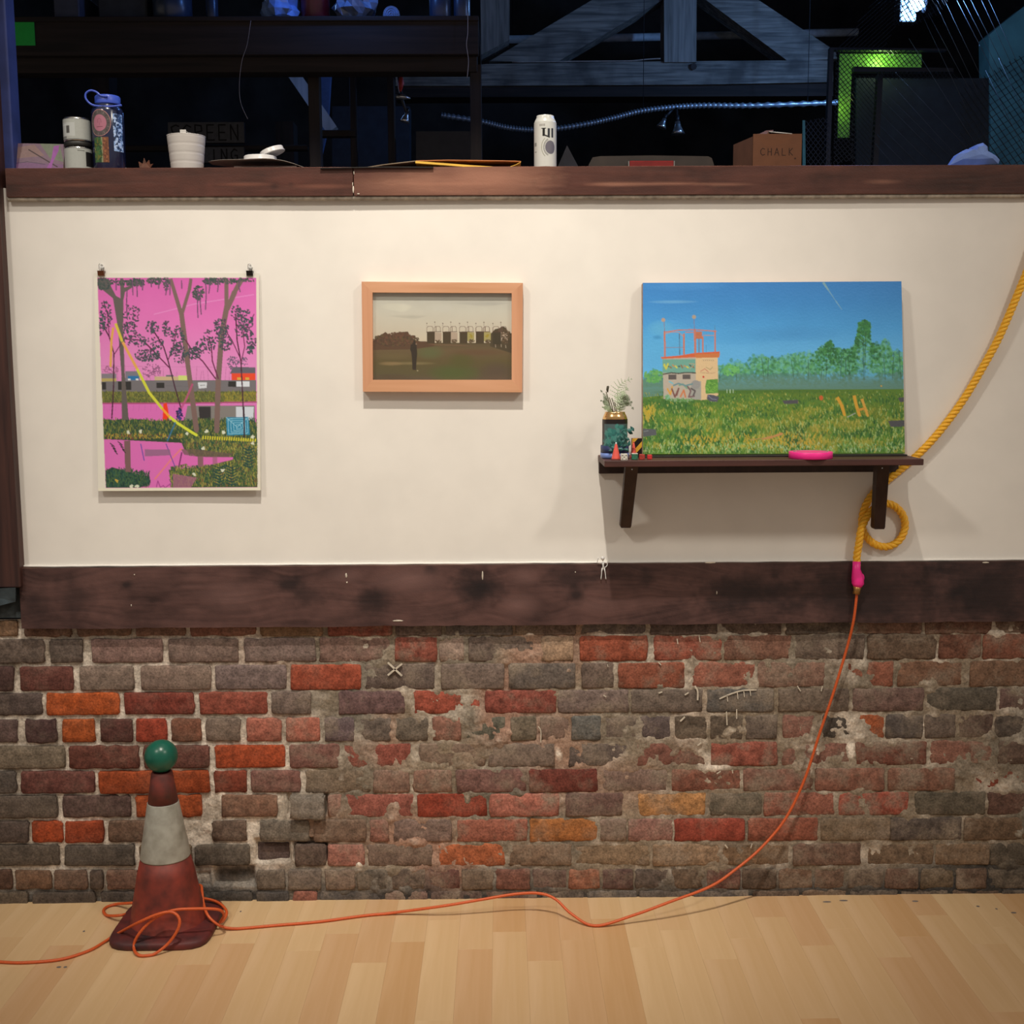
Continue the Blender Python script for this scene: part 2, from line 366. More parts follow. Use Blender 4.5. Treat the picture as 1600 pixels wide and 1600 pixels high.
# knots, chips and white paint drips on the board
m_knot = mat('knot', C('1d1310', RB), .6, var=.3, scale=60)
m_drip = mat('white_paint_drip', (.62, .56, .48, 1), .6, var=.1)
def blob(mb, c, rx, rz, n=12, d=.0012, seed=0, jag=.25):
    c = Vector(c); ang = [2*math.pi*k/n for k in range(n)]
    P = [c+Vector((math.cos(a)*rx*(1+jag*mn.noise(Vector((math.cos(a)*2, math.sin(a)*2, seed*3.1)))), 0, math.sin(a)*rz*(1+jag*mn.noise(Vector((math.cos(a)*2, math.sin(a)*2, seed*3.1+9)))))) for a in ang]
    mb.add([p for p in P]+[c+(p-c)*.7+Vector((0, -d, 0)) for p in P]+[c+Vector((0, -d*1.2, 0))], [(k, (k+1) % n, n+(k+1) % n, n+k) for k in range(n)]+[(n+k, n+(k+1) % n, 2*n) for k in range(n)], True)
def woodface(x0, x1, zt_, zb_, y, stops, spots, seed, res=.0032, streak=.5, lights=()):
    nx = int((x1-x0)/res); zt_ = np.asarray(zt_); tm = zt_.mean() if zt_.ndim else float(zt_)
    nz = max(8, int((tm-float(np.mean(zb_)))/res)); X, V = np.meshgrid(np.linspace(x0, x1, nx), np.linspace(0, 1, nz))
    tp_ = np.interp(np.linspace(x0, x1, nx), np.linspace(x0, x1, zt_.size), zt_.reshape(-1)); bt_ = np.interp(np.linspace(x0, x1, nx), np.linspace(x0, x1, np.size(zb_)), np.reshape(zb_, -1))
    Z = tp_[None]+(bt_-tp_)[None]*V
    warp = fnoise(X, Z, .12, seed+5, 2)*.006
    for x, y_, rx, rz, k in spots: p = W(x, y_, y); warp = warp+np.exp(-(((X-p.x)/(rx*.0032))**2+((Z-p.z)/(rz*.0032))**2))*(Z-p.z)*.8
    g = fnoise(X/14, Z+warp, .010, seed, 4)*.65+fnoise(X/30, Z+warp, .004, seed+1, 3)*.35; b1 = fnoise(X, Z*1.6, .11, seed+2, 4); b2 = fnoise(X, Z, .02, seed+3, 3)
    cs = [np.array(c[:3]) for c in stops]; t = np.clip(.5+g*streak+b1*.55+b2*.12, 0, 1)[..., None]; col = cs[0]*(1-t)+cs[1]*t
    for x, y_, rx, rz, k in spots:
        p = W(x, y_, y); d = np.sqrt(((X-p.x)/(rx*.0017))**2+((Z-p.z)/(rz*.0017))**2)*(1+.35*b2+.3*b1); m_ = np.clip(1.35-d, 0, 1)**1.2*k; col = col*(1-m_[..., None])+cs[2]*m_[..., None]
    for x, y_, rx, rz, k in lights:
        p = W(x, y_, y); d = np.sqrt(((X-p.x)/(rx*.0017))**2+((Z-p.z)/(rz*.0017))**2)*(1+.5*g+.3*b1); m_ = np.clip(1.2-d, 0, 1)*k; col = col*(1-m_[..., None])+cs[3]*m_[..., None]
    return np.clip(col, 0, 1), lambda U, V_: (X, np.full(X.shape, y)-g*.0004, Z)
m_face = attrmat('stained_wood_face', .48, .25, 220, .35)
ci_, fn_b = woodface(xs[0], xs[-1], np.array(top), np.array(bot), -.0155, [C('2e1c17', RB), C('5a3a2f', RB), C('1d1412', RB), C('6f4c3f', RB)],
    [(197, 914, 11, 7, .8), (120, 935, 34, 26, .5), (452, 914, 26, 14, .8), (480, 930, 34, 16, .6), (580, 938, 26, 22, .7), (745, 920, 42, 30, .85), (752, 918, 17, 15, .9), (672, 890, 12, 10, .7), (900, 930, 16, 14, .85), (890, 905, 40, 18, .6), (1010, 905, 14, 14, .6), (1150, 925, 60, 26, .7), (1210, 925, 40, 24, .6), (1350, 930, 130, 60, .75), (1180, 925, 90, 50, .4), (1540, 925, 110, 60, .75), (1495, 925, 17, 9, .85), (1560, 940, 60, 30, .4), (60, 950, 30, 30, .4)], 31,
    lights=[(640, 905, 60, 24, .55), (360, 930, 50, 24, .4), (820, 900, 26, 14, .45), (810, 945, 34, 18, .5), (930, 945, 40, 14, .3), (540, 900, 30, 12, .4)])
painted('board_face', ci_, fn_b, m_face, lower)
mb = MB()
for i, (x, y, rx, rz) in enumerate([(541, 899, 1.6, 4), (542, 910, 1.3, 1.6), (754, 899, 1.3, 8), (899, 894, 1, 1.2), (210, 898, 1, 1), (1120, 926, .9, 3), (1540, 879, 6, 1.2), (1110, 879, 9, 1.4), (622, 970, 9, 1.4), (205, 946, .8, 2)]):
    blob(mb, W(x, y, -.0162), rx*.0017, rz*.0017, 8, .0008, i)
mb2 = obj('paint_drips', mb, m_drip, lower); mb2['kind'] = 'stuff'

# ---- cap beam on top of the low wall
zc0 = W(800, 305, -.022).z; zc1 = W(800, 260, -.022).z
xj = W(552, 285, -.022).x; LEDGE = zc1; CAPD = .26
xa = W(9, 290, -.022).x
struct('trim_3', MB().box((xa, -.022, zc0), (xj-.0012, CAPD, zc1), .002), m_cap)
struct('trim_4', MB().box((xj+.0012, -.022, zc0), (XR, CAPD, zc1), .002), m_cap)
cp = MB(); n = 200
pts = [Vector((xa+(XR-xa)*i/n, -.010, zc0-.004+.0012*mn.noise(Vector((i*.5, 5, 0))))) for i in range(n+1)]
cp.tube(pts, .0075, 6); struct('trim_5', cp, m_caulk)
cap2 = [o for o in COL.objects if o.name == 'trim_4'][0]
cap1 = [o for o in COL.objects if o.name == 'trim_3'][0]
RC = 'f2e2cb'
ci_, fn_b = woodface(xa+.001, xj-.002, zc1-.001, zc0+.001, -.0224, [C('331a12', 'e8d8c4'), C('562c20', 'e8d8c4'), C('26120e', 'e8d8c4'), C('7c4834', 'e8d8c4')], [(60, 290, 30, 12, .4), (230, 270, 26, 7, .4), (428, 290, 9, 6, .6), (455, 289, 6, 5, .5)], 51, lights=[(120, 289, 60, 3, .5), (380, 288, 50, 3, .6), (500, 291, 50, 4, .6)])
painted('beam_face', ci_, fn_b, m_face, cap1)
ci_, fn_b = woodface(xj+.002, 2.2, zc1-.001, zc0+.001, -.0224, [C('371b14', 'e8d8c4'), C('562e22', 'e8d8c4'), C('22100c', 'e8d8c4'), C('a26a4e', 'e6d6c0')], [(629, 285, 9, 5, .8), (612, 281, 3, 2, .7), (737, 281, 7, 5, .75), (755, 286.5, 3, 3, 1.2), (752, 302, 6, 5, .75), (748, 306, 3, 2, .9), (797, 272, 8, 6, .7), (834, 285, 5, 5, .9), (865, 276, 5, 3, .6), (1100, 280, 14, 10, .4), (1290, 275, 40, 8, .4), (1450, 290, 60, 12, .4)], 61, lights=[(640, 290, 110, 26, .5), (760, 280, 120, 34, .75), (700, 287, 90, 3, .5), (960, 288, 60, 3.5, .6), (1050, 287, 60, 2.5, .5), (1130, 288, 50, 2.5, .4), (1380, 284, 30, 4, .35)])  # wide pale patches paint the spotlight pool into the wood; thin ones are grain
painted('beam_face', ci_, fn_b, m_face, cap2)
mb = MB()
for i, (x, y, rx, rz) in enumerate([(553, 270, .7, 3), (551, 288, .7, 3), (552, 296, 1.2, 6), (560, 303, 2, 1)]): blob(mb, W(x, y, -.0235), rx*.0017, rz*.0017, 8, .0008, i)
o = obj('paint_drips', mb, m_drip, cap2); o['kind'] = 'stuff'

# ---- left post, light caulk line, grey stone foot
zp = W(15, 918, -.03).z
xp = (W(8, 262, -.03).x+W(25, 880, -.03).x)/2-.005
struct('trim_6', MB().box((xp-.16, -.035, zp), (xp, .03, 4.2), .003), m_post)
struct('trim_8', MB().box((W(-160, 200, .02).x, .02, zc1), (W(20.5, 235, .02).x, .08, 2.72), .002), mat('dark_blue_post', (.035, .055, .22, 1), .6, var=.15, scale=12))  # upper left post, coloured dark blue all over
struct('trim_9', MB().box((XL, .004, W(0, 966, .0).z), (W(33, 940, .0).x, .09, W(0, 918, 0).z)), mat('old_render', C('33342f', RB), .9, var=.4, scale=30, bump=.6))
st = MB(); st.hexa([W(-60, 922, -.05), W(24, 918, -.05), W(24, 940, -.03), W(-60, 962, -.03)], [W(-60, 922, .02), W(26, 918, .02), W(26, 940, .02), W(-60, 962, .02)])
struct('trim_7', st, mat('grey_stone', C('3f4644', RB), .8, var=.3, scale=25, bump=.6))

# ---- brick wall
ROWS = [
 (966, 992, [(36,112,'5e4535'),(118,205,'614736'),(210,290,'6b4f3e'),(296,400,'6a4636'),(405,505,'6a5138'),(512,612,'7a4030'),(618,690,'594a40'),(696,800,'4c4741'),(806,900,'59493d'),(906,1010,'463f3b'),(1016,1120,'4d4039'),(1126,1222,'53453a'),(1228,1330,'4a4136'),(1336,1440,'5c4030'),(1446,1550,'5a3a2b'),(1556,1660,'503a2c')]),
 (996, 1033, [(-30,70,'54483c'),(76,130,'50453a'),(141,255,'755c4f'),(262,373,'6d5a4c'),(380,494,'68574c'),(499,610,'6e5446'),(617,683,'803d2c'),(686,725,'8a7562'),(732,840,'5f5145'),(845,896,'93785a'),(906,1011,'933f22'),(1022,1128,'823e2b'),(1132,1236,'6a4634'),(1242,1350,'584a3c'),(1356,1462,'54412f'),(1468,1532,'5f3523'),(1537,1660,'6e3d29')]),
 (1038, 1076, [(-90,22,'45302a'),(29,115,'552f26'),(123,210,'6e5e4e'),(219,330,'6b594a'),(335,448,'62534a'),(453,564,'a0462a'),(570,679,'574a40'),(689,788,'66574a'),(795,899,'4c453c'),(909,959,'5d4e41'),(966,1070,'954c31'),(1078,1180,'8a503b'),(1185,1288,'715341'),(1325,1395,'7d4630'),(1404,1504,'66452f'),(1516,1625,'644832')]),
 (1080, 1114, [(-40,66,'4b3f37'),(71,187,'a84c1b'),(192,304,'722f22'),(310,418,'763a2a'),(424,486,'66574a'),(529,633,'5c433f'),(647,750,'a0432c'),(758,869,'8b3d2e'),(872,982,'605147'),(987,1097,'564b3f'),(1104,1208,'4c4a43'),(1217,1326,'56493b'),(1333,1442,'5e453b'),(1449,1556,'494437'),(1562,1670,'553f37')]),
 (1121, 1157, [(-30,28,'4f3e37'),(38,90,'412b28'),(96,149,'a14c1c'),(155,208,'4d2b24'),(211,261,'9a3d26'),(266,315,'67402d'),(320,376,'6a5a4a'),(384,441,'8a503d'),(447,500,'905440'),(507,553,'594a48'),(562,611,'5f5447'),(617,669,'5a5142'),(676,720,'7b5240'),(727,790,'505040'),(798,838,'5d5441'),(844,889,'6d5747'),(893,939,'505149'),(945,995,'5b4f43'),(1000,1048,'4a3f3b'),(1055,1105,'44392b'),(1110,1160,'4e4334'),(1166,1214,'54493d'),(1224,1272,'7e5443'),(1285,1328,'3b372f'),(1334,1382,'a9501f'),(1385,1441,'46403a'),(1446,1493,'54483c'),(1499,1550,'47332a'),(1556,1620,'3c362e')]),
 (1163, 1198, [(-40,102,'5f5442'),(106,218,'5b3226'),(223,328,'59352a'),(335,446,'a1441f'),(452,531,'6a463a'),(537,642,'803f30'),(655,758,'6f5b48'),(763,866,'68594a'),(889,982,'554a41'),(995,1103,'6b3f31'),(1110,1214,'7c3b2b'),(1222,1332,'784f3f'),(1338,1447,'5e2e20'),(1455,1554,'744a39'),(1560,1660,'4b392d')]),
 (1203, 1237, [(-80,26,'4d453b'),(31,149,'5d352c'),(153,328,'9c441c'),(333,386,'803a25'),(391,470,'6a463a'),(477,578,'6b5c47'),(583,640,'6f5443'),(645,706,'7a5845'),(713,822,'66443b'),(827,933,'712419'),(942,1042,'6a5446'),(1050,1159,'703f2d'),(1162,1270,'77503f'),(1274,1381,'764936'),(1389,1491,'744c38'),(1502,1640,'86351f')]),
 (1241, 1275, [(-70,91,'4c4236'),(96,204,'544037'),(211,316,'98441b'),(345,434,'6c4e3a'),(455,508,'696152'),(512,534,'8a6351'),(540,646,'87493a'),(652,760,'9a2f13'),(765,873,'8e5240'),(884,973,'60453b'),(997,1102,'a0703d'),(1110,1190,'57503f'),(1194,1305,'874f3b'),(1311,1419,'a04732'),(1430,1538,'4d4737'),(1545,1650,'4f3328')]),
 (1281, 1314, [(-70,46,'453a31'),(48,99,'a3431c'),(100,163,'983f1e'),(168,262,'5f4836'),(330,386,'5b4a3b'),(404,484,'605849'),(490,572,'65503e'),(578,608,'7a5040'),(614,706,'6a5548'),(714,824,'874b37'),(828,934,'ad682a'),(938,978,'705c4c'),(982,1051,'7c5547'),(1054,1163,'93301c'),(1169,1277,'7c3f2a'),(1283,1391,'6a5840'),(1392,1502,'443b33'),(1507,1640,'5c4731')]),
 (1320, 1352, [(-70,93,'4b4236'),(99,211,'453e34'),(216,300,'55452f'),(303,391,'4f473a'),(399,452,'4b3d36'),(461,510,'4f4035'),(512,570,'8b5a49'),(574,676,'6a5747'),(685,789,'aa572b'),(795,893,'6c5741'),(897,1016,'6f5b41'),(1020,1126,'7c6448'),(1128,1234,'6d5439'),(1240,1344,'604636'),(1355,1458,'65513a'),(1462,1545,'665139'),(1549,1660,'433d30')]),
 (1359, 1389, [(-40,20,'4c3629'),(22,81,'634934'),(83,137,'5b4636'),(139,162,'4a3d32'),(165,217,'654a39'),(222,300,'4a3f35'),(303,331,'3a3630'),(400,446,'5e5344'),(450,502,'5c5144'),(508,555,'695847'),(558,607,'524b3e'),(611,663,'574a3d'),(669,719,'552f27'),(722,771,'5e4e3c'),(775,828,'643b2d'),(832,886,'5c463b'),(889,938,'825037'),(941,989,'4b312b'),(993,1046,'41372f'),(1050,1101,'52412f'),(1105,1156,'5b342a'),(1160,1212,'443527'),(1218,1269,'60442f'),(1273,1319,'604836'),(1325,1380,'584a3b'),(1384,1434,'5b4333'),(1440,1491,'53442f'),(1495,1541,'4e3a2b'),(1545,1650,'39342a')]),
 (1393, 1424, [(-60,45,'4a4032'),(50,150,'42392f'),(156,240,'3c352d'),(246,320,'352f28'),(326,395,'38342d'),(400,452,'3b3731'),(458,496,'7c4c3b'),(500,596,'3f3c37'),(602,668,'5d4238'),(674,752,'4b3a31'),(758,840,'543c31'),(846,912,'2a241f'),(918,994,'47423a'),(1000,1078,'423b33'),(1084,1170,'45403a'),(1176,1248,'4c3c2e'),(1254,1322,'54402d'),(1328,1400,'4a4236'),(1406,1480,'3f362c'),(1486,1560,'4b3a2b'),(1566,1650,'332e27')]),
]
BY = .012                                 # plane of the brick faces
BRK = []
for ri, (y0, y1, L_) in enumerate(ROWS):
    full = [(a, b, h) for a, b, h in L_]
    xx = full[0][0]-8
    while xx > -300: w_ = rng.choice((105, 52, 110)); full.append((xx-w_, xx, rng.choice(L_)[2])); xx -= w_+8
    xx = max(b for _, b, _ in L_)+8
    while xx < 1900: w_ = rng.choice((105, 52, 110)); full.append((xx, xx+w_, rng.choice(L_)[2])); xx += w_+8
    for a, b, h in full:
        t = min(max((a+b)/2, 0), 1600)/1600
        sh = 4-9*t if ri < 6 else (3-6*t if ri < 9 else 1.5-3*t)         # the courses drop to the left
        if ri == 0: sh = 3-6*t
        BRK.append((ri, a, b, y0+sh, y1+sh, h))
m_brick, nt, b = newmat('old_brick'); L = nt.links.new
oi = nd(nt, 'ShaderNodeObjectInfo'); tc = nd(nt, 'ShaderNodeTexCoord'); va = nd(nt, 'ShaderNodeVectorMath', operation='ADD')
vm = nd(nt, 'ShaderNodeMath', operation='MULTIPLY'); vm.inputs[1].default_value = 37; L(oi.outputs['Random'], vm.inputs[0])
L(tc.outputs['Object'], va.inputs[0]); L(vm.outputs[0], va.inputs[1])
n1 = nd(nt, 'ShaderNodeTexNoise'); n1.inputs['Scale'].default_value = 42; n1.inputs['Detail'].default_value = 9; n1.inputs['Roughness'].default_value = .62; L(va.outputs[0], n1.inputs['Vector'])
n2 = nd(nt, 'ShaderNodeTexNoise'); n2.inputs['Scale'].default_value = 11; n2.inputs['Detail'].default_value = 5; n2.inputs['Roughness'].default_value = .65; L(va.outputs[0], n2.inputs['Vector'])
mr = nd(nt, 'ShaderNodeMapRange'); mr.inputs[1].default_value = .3; mr.inputs[2].default_value = .7; mr.inputs[3].default_value = .58; mr.inputs[4].default_value = 1.42; L(n1.outputs[0], mr.inputs[0])
mul = nd(nt, 'ShaderNodeVectorMath', operation='SCALE'); L(oi.outputs['Color'], mul.inputs[0]); L(mr.outputs[0], mul.inputs['Scale'])
dm = nd(nt, 'ShaderNodeMapRange'); dm.inputs[1].default_value = .48; dm.inputs[2].default_value = .66; L(n2.outputs[0], dm.inputs[0])
da = nd(nt, 'ShaderNodeMath', operation='MULTIPLY'); L(dm.outputs[0], da.inputs[0]); L(oi.outputs['Alpha'], da.inputs[1])
mx = nd(nt, 'ShaderNodeMix', data_type='RGBA'); L(da.outputs[0], mx.inputs[0]); L(mul.outputs[0], mx.inputs[6]); mx.inputs[7].default_value = C('836b52', RB)
n3 = nd(nt, 'ShaderNodeTexNoise'); n3.inputs['Scale'].default_value = 170; n3.inputs['Detail'].default_value = 6; n3.inputs['Roughness'].default_value = .7; L(va.outputs[0], n3.inputs['Vector'])
m3 = nd(nt, 'ShaderNodeMapRange'); m3.inputs[1].default_value = .32; m3.inputs[2].default_value = .62; m3.inputs[3].default_value = .5; m3.inputs[4].default_value = 1.15; L(n3.outputs[0], m3.inputs[0])
s3 = nd(nt, 'ShaderNodeVectorMath', operation='SCALE'); L(mx.outputs[2], s3.inputs[0]); L(m3.outputs[0], s3.inputs['Scale'])
bb = nd(nt, 'ShaderNodeBump'); bb.inputs['Strength'].default_value = .8; bb.inputs['Distance'].default_value = .0015; L(n3.outputs[0], bb.inputs['Height'])
L(s3.outputs[0], b.inputs['Base Color']); b.inputs['Roughness'].default_value = .9; b.inputs['Specular IOR Level'].default_value = .25
bp = nd(nt, 'ShaderNodeBump'); bp.inputs['Strength'].default_value = .7; bp.inputs['Distance'].default_value = .003; L(n1.outputs[0], bp.inputs['Height']); L(bb.outputs[0], bp.inputs['Normal']); L(bp.outputs[0], b.inputs['Normal'])

zfl = 0.0
# mortar bed: a rough surface that stands back on the left and smears over the bricks further right
X, Z = np.meshgrid(np.linspace(XL, XR, 1080), np.linspace(-.03, zb2+.02, 205))
PX = 774+(X)*560                          # rough picture position, only to place the worn zones
inside = np.full(X.shape, -1.0)
for ri, a, b_, y0, y1, h in BRK:
    p0 = W(a, y0, BY); p1 = W(b_, y1, BY)
    d = np.minimum(np.minimum(X-p0.x, p1.x-X), np.minimum(p0.z-Z, Z-p1.z)); inside = np.maximum(inside, d)
big = fnoise(X, Z, .30, 11, 3); mid = fnoise(X, Z, .045, 12, 4); fine = fnoise(X, Z, .012, 13, 3)
rightness = np.clip((X+.75)/.35, 0, 1)
smear = np.clip(rightness*.55+big*1.0+.06, 0, 1)
rec = .0085*(1-rightness)+.0018*rightness
edge = np.clip(1-(inside)/.016, 0, 1)     # 1 in the joints, fading into the bricks
over = (mid*.8+.12)*smear*.0075*(.25+.75*edge)+np.clip(mid-.25, 0, 1)*smear*.006
H = -rec+over+fine*.0019+mid*.0017
dist = np.where(inside > .006, -(rec*.6+.002)*(1-smear*.8), 0)*(1-np.clip(over/.002, 0, 1))
H = H+dist
for a, b2, y0, y1, dd_ in ((333, 397, 1355, 1384, .030), (398, 453, 1313, 1347, .024), (459, 512, 1311, 1343, .022), (448, 454, 1240, 1275, .02), (507, 512, 1236, 1272, .02), (382, 388, 1262, 1275, .012)):
    p = W(a, y0, BY); q = W(b2, y1, BY); w_ = np.clip(np.minimum(np.minimum(X-p.x, q.x-X), np.minimum(p.z-Z, Z-q.z))/.006+mid*.6+.5, 0, 1); H = H*(1-w_)-dd_*w_
v1 = np.stack([X, BY-H, Z], -1)
tone = fnoise(X, Z, .10, 21, 4); t2 = fnoise(X, Z, .03, 22, 3)
light = np.array(C('cdb292', RB)[:3]); tan = np.array(C('7b654c', RB)[:3]); grey = np.array(C('665845', RB)[:3]); pinkm = np.array(C('94694f', RB)[:3]); dirt = np.array(C('352f29', RB)[:3])
a1 = np.clip(.78-rightness*.74+tone*.9+t2*.3, 0, 1)[..., None]
col = light*a1+tan*(1-a1)
g = np.clip(fnoise(X, Z, .22, 23, 3)*1.5*rightness+.1, 0, 1)[..., None]; col = col*(1-g)+grey*g
light = light*.93; pk = np.clip(fnoise(X, Z, .18, 24, 2)*1.6-.15, 0, .8)[..., None]*np.exp(-((X+.15)/.6)**2)[..., None]; col = col*(1-pk)+pinkm*pk
for px_, py_, rx_, rz_ in ((425, 1253, 14, 18), (360, 1245, 26, 14), (480, 1078, 12, 5), (560, 1350, 10, 10), (460, 985, 30, 5), (440, 1030, 30, 5), (872, 1180, 6, 9), (1330, 1172, 5, 12), (330, 1290, 24, 10), (1240, 983, 20, 4), (830, 990, 14, 4)):
    p = W(px_, py_, BY); k_ = np.clip(1.3-np.sqrt(((X-p.x)/(rx_*.0018))**2+((Z-p.z)/(rz_*.0018))**2)+t2*.8, 0, 1)[..., None]; col = col*(1-k_)+light*1.05*k_; H = H+k_[..., 0]*.003
v1 = np.stack([X, BY-H, Z], -1)
for px_, py_, rx_, rz_ in ((365, 1370, 34, 16), (300, 1392, 60, 10), (880, 1402, 50, 6), (380, 1400, 40, 8), (1540, 1375, 120, 50), (1400, 1398, 120, 16), (1200, 1402, 160, 9), (700, 1402, 160, 8)):
    p = W(px_, py_, BY); k_ = (np.clip(1.3-np.sqrt(((X-p.x)/(rx_*.0018))**2+((Z-p.z)/(rz_*.0018))**2)+t2*.6, 0, 1)*.85)[..., None]; col = col*(1-k_)+dirt*.5*k_
lw = np.clip(mid*1.6-.9, 0, 1)[..., None]; col = col*(1-lw)+light*lw
dr = np.clip((.11-Z)/.12+tone*.5, 0, .9)[..., None]; col = col*(1-dr)+dirt*dr
col = col*(1+.22*fine[..., None]+.16*t2[..., None]); m_mortar = attrmat('lime_mortar', .95, 1.0, 140, .05, grit=.45)
nh, nw = X.shape
imgc = col[::-1]; Xf, Yf, Zf = X[::-1], v1[..., 1][::-1], Z[::-1]
wall = painted('wall_back', imgc, lambda U, V: (Xf, Yf, Zf), m_mortar, None, (0, BY, .5)); wall['kind'] = 'structure'
# bricks, each one
PALE = C('8f7a63', RB)
for ri, a, b_, y0, y1, h in BRK:
    a0 = a; p0 = W(a+(.5 if a < 420 else -.3), y0+(.6 if a < 420 else -.5), BY); p1 = W(b_-(.5 if a < 420 else -.3), y1-(.4 if a < 420 else -.5), BY); w = p1.x-p0.x; hh = p0.z-p1.z; c = Vector(((p0.x+p1.x)/2, BY+.0, (p0.z+p1.z)/2))
    if abs(c.x) > 2.3: continue
    mx_ = max(3, int(w/.02)); nx = mx_+2; nz = 5; UU = [-1, -1+.007/w]+[-1+2*(i+1)/(mx_)*1.0 for i in range(mx_-1)]+[1-.007/w, 1]; VV = [-1, -1+.008/hh, -.3, .3, 1-.008/hh, 1]; sd = a*.731+ri*13.7; lean = rng.uniform(-1, 1)*.0018; push = rng.uniform(-.003, .002)
    if (a, ri) == (455, 7): push = -.022
    if (a, ri) in ((303, 10), (399, 9)): push = .02
    P = []; depth = .03
    for j in range(nz+1):
        for i in range(nx+1):
            u = UU[i]; v = VV[j]; cr = .5*min(w, hh)
            x = u*w/2; z = v*hh/2; ex = w/2-abs(x); ez = hh/2-abs(z)
            if abs(u) == 1 and abs(v) == 1: x *= 1-.0048/w*2; z *= 1-.0042/hh*2
            if abs(u) == 1 or abs(v) == 1:
                x += .0042*mn.noise(Vector((x*60+sd, z*60, 1))); z += .0040*mn.noise(Vector((x*45+sd, z*60, 5)))+.0028*mn.noise(Vector((x*130+sd, z*60, 9)))
            e = min(ex, ez); y = .0022 if e < 1e-6 else 0
            y += .0022*mn.noise(Vector((x*28+sd, z*28, 3)))+lean*u+push
            P.append((x, y, z))
    fs = [(j*(nx+1)+i, j*(nx+1)+i+1, (j+1)*(nx+1)+i+1, (j+1)*(nx+1)+i) for j in range(nz) for i in range(nx)]
    ring = [i for i in range(nx+1)]+[j*(nx+1)+nx for j in range(1, nz+1)]+[nz*(nx+1)+i for i in range(nx-1, -1, -1)]+[j*(nx+1) for j in range(nz-1, 0, -1)]
    nb = len(P); P += [(P[i][0], depth, P[i][2]) for i in ring]; N = len(ring)
    fs += [(ring[k], nb+k, nb+(k+1) % N, ring[(k+1) % N]) for k in range(N)]
    me = bpy.data.meshes.new('brick'); me.from_pydata(P, [], fs); me.polygons.foreach_set('use_smooth', [True]*(nx*nz)+[False]*N); me.update(); me.materials.append(m_brick)
    o = bpy.data.objects.new('brick', me); COL.objects.link(o); o.parent = wall; o.location = c-Vector((0, BY, .5)); o['_w'] = tuple(c)
    cc = C(h, RB); cc = (cc[0]*1.10, cc[1]*.93, cc[2]*.84); f = rng.uniform(.9, 1.1); rgt = min(max((c.x+.75)/.5, 0), 1); av = C('66523f', RB); hot = cc[0]/(cc[2]+.01) > 6; cc = [x_*(.80 if hot else 1.12) for x_ in cc]; q_ = .10+.18*rgt; cc = [x_*(1-q_)+y_*q_ for x_, y_ in zip(cc, av)]
    red = cc[0]/(cc[2]+.01) > 5.5
    o.color = (cc[0]*f, cc[1]*f, cc[2]*f, (.2 if rgt < .3 else .55)+rng.uniform(0, .35)*rgt if not red else .08+rng.uniform(.1, .4)*rgt)
# paint marks on the brick
m_mark = mat('white_paint_mark', (.60, .54, .45, 1), .7, var=.1, scale=80)
def stroke(px, w, name, label=None):
    mb = MB(); P = [W(x, y, .0065) for x, y in px]; P = catmull(P, 5) if len(P) > 2 else P
    for p, q in zip(P[:-1], P[1:]): mb.bar(p, q, w*.0018, .0022, (0, 1, 0))
    return mb
mb = MB()
for a, b2 in (((606, 1035), (628, 1056)), ((628, 1037), (606, 1055))): mb.bar(W(*a, .0065), W(*b2, .0065), .0048, .003)
o = obj('painted_cross', mb, m_mark, wall); o['label'] = 'white painted X on a brick'
mb = MB()
mb.v = []; 
for px, w in [([(1124, 1092), (1140, 1085), (1160, 1079), (1182, 1078)], 2), ([(1136, 1087), (1137, 1096)], 1.3), ([(1152, 1082), (1153, 1092)], 1.4), ([(1162, 1079), (1163, 1089)], 1.3), ([(1172, 1079), (1173, 1087)], 1.3),
              ([(1135, 1112), (1136, 1133)], 1.8), ([(1151, 1108), (1151, 1123)], 1.6), ([(1086, 1072), (1090, 1080), (1090, 1094)], 2.5), ([(1063, 1127), (1070, 1120)], 2.2), ([(1070, 1086), (1076, 1082)], 1.8), ([(1029, 1083), (1035, 1081)], 1.8), ([(943, 1086), (947, 1089)], 1.6),
              ([(841, 1135), (845, 1142), (845, 1160)], 1.4), ([(1090, 1165), (1096, 1160)], 1.6), ([(1120, 1209), (1126, 1205)], 1.6), ([(1144, 1203), (1145, 1208)], 1.4), ([(1246, 1072), (1251, 1080)], 1.6), ([(1283, 1080), (1285, 1072)], 1.6), ([(1029, 1035), (1033, 1039)], 1.6), ([(1092, 992), (1094, 1003)], 1.3), ([(1058, 998), (1059, 1006)], 1.3), ([(1133, 1320), (1137, 1325)], 1.8), ([(1175, 1318), (1173, 1325)], 1.6), ([(949, 1038), (950, 1042)], 1.2)]:
    s_ = stroke(px, w, 's'); mb.add(s_.v, s_.f)
o = obj('paint_splatter', mb, m_mark, wall); o['kind'] = 'stuff'; o['label'] = 'white paint drips and splashes'

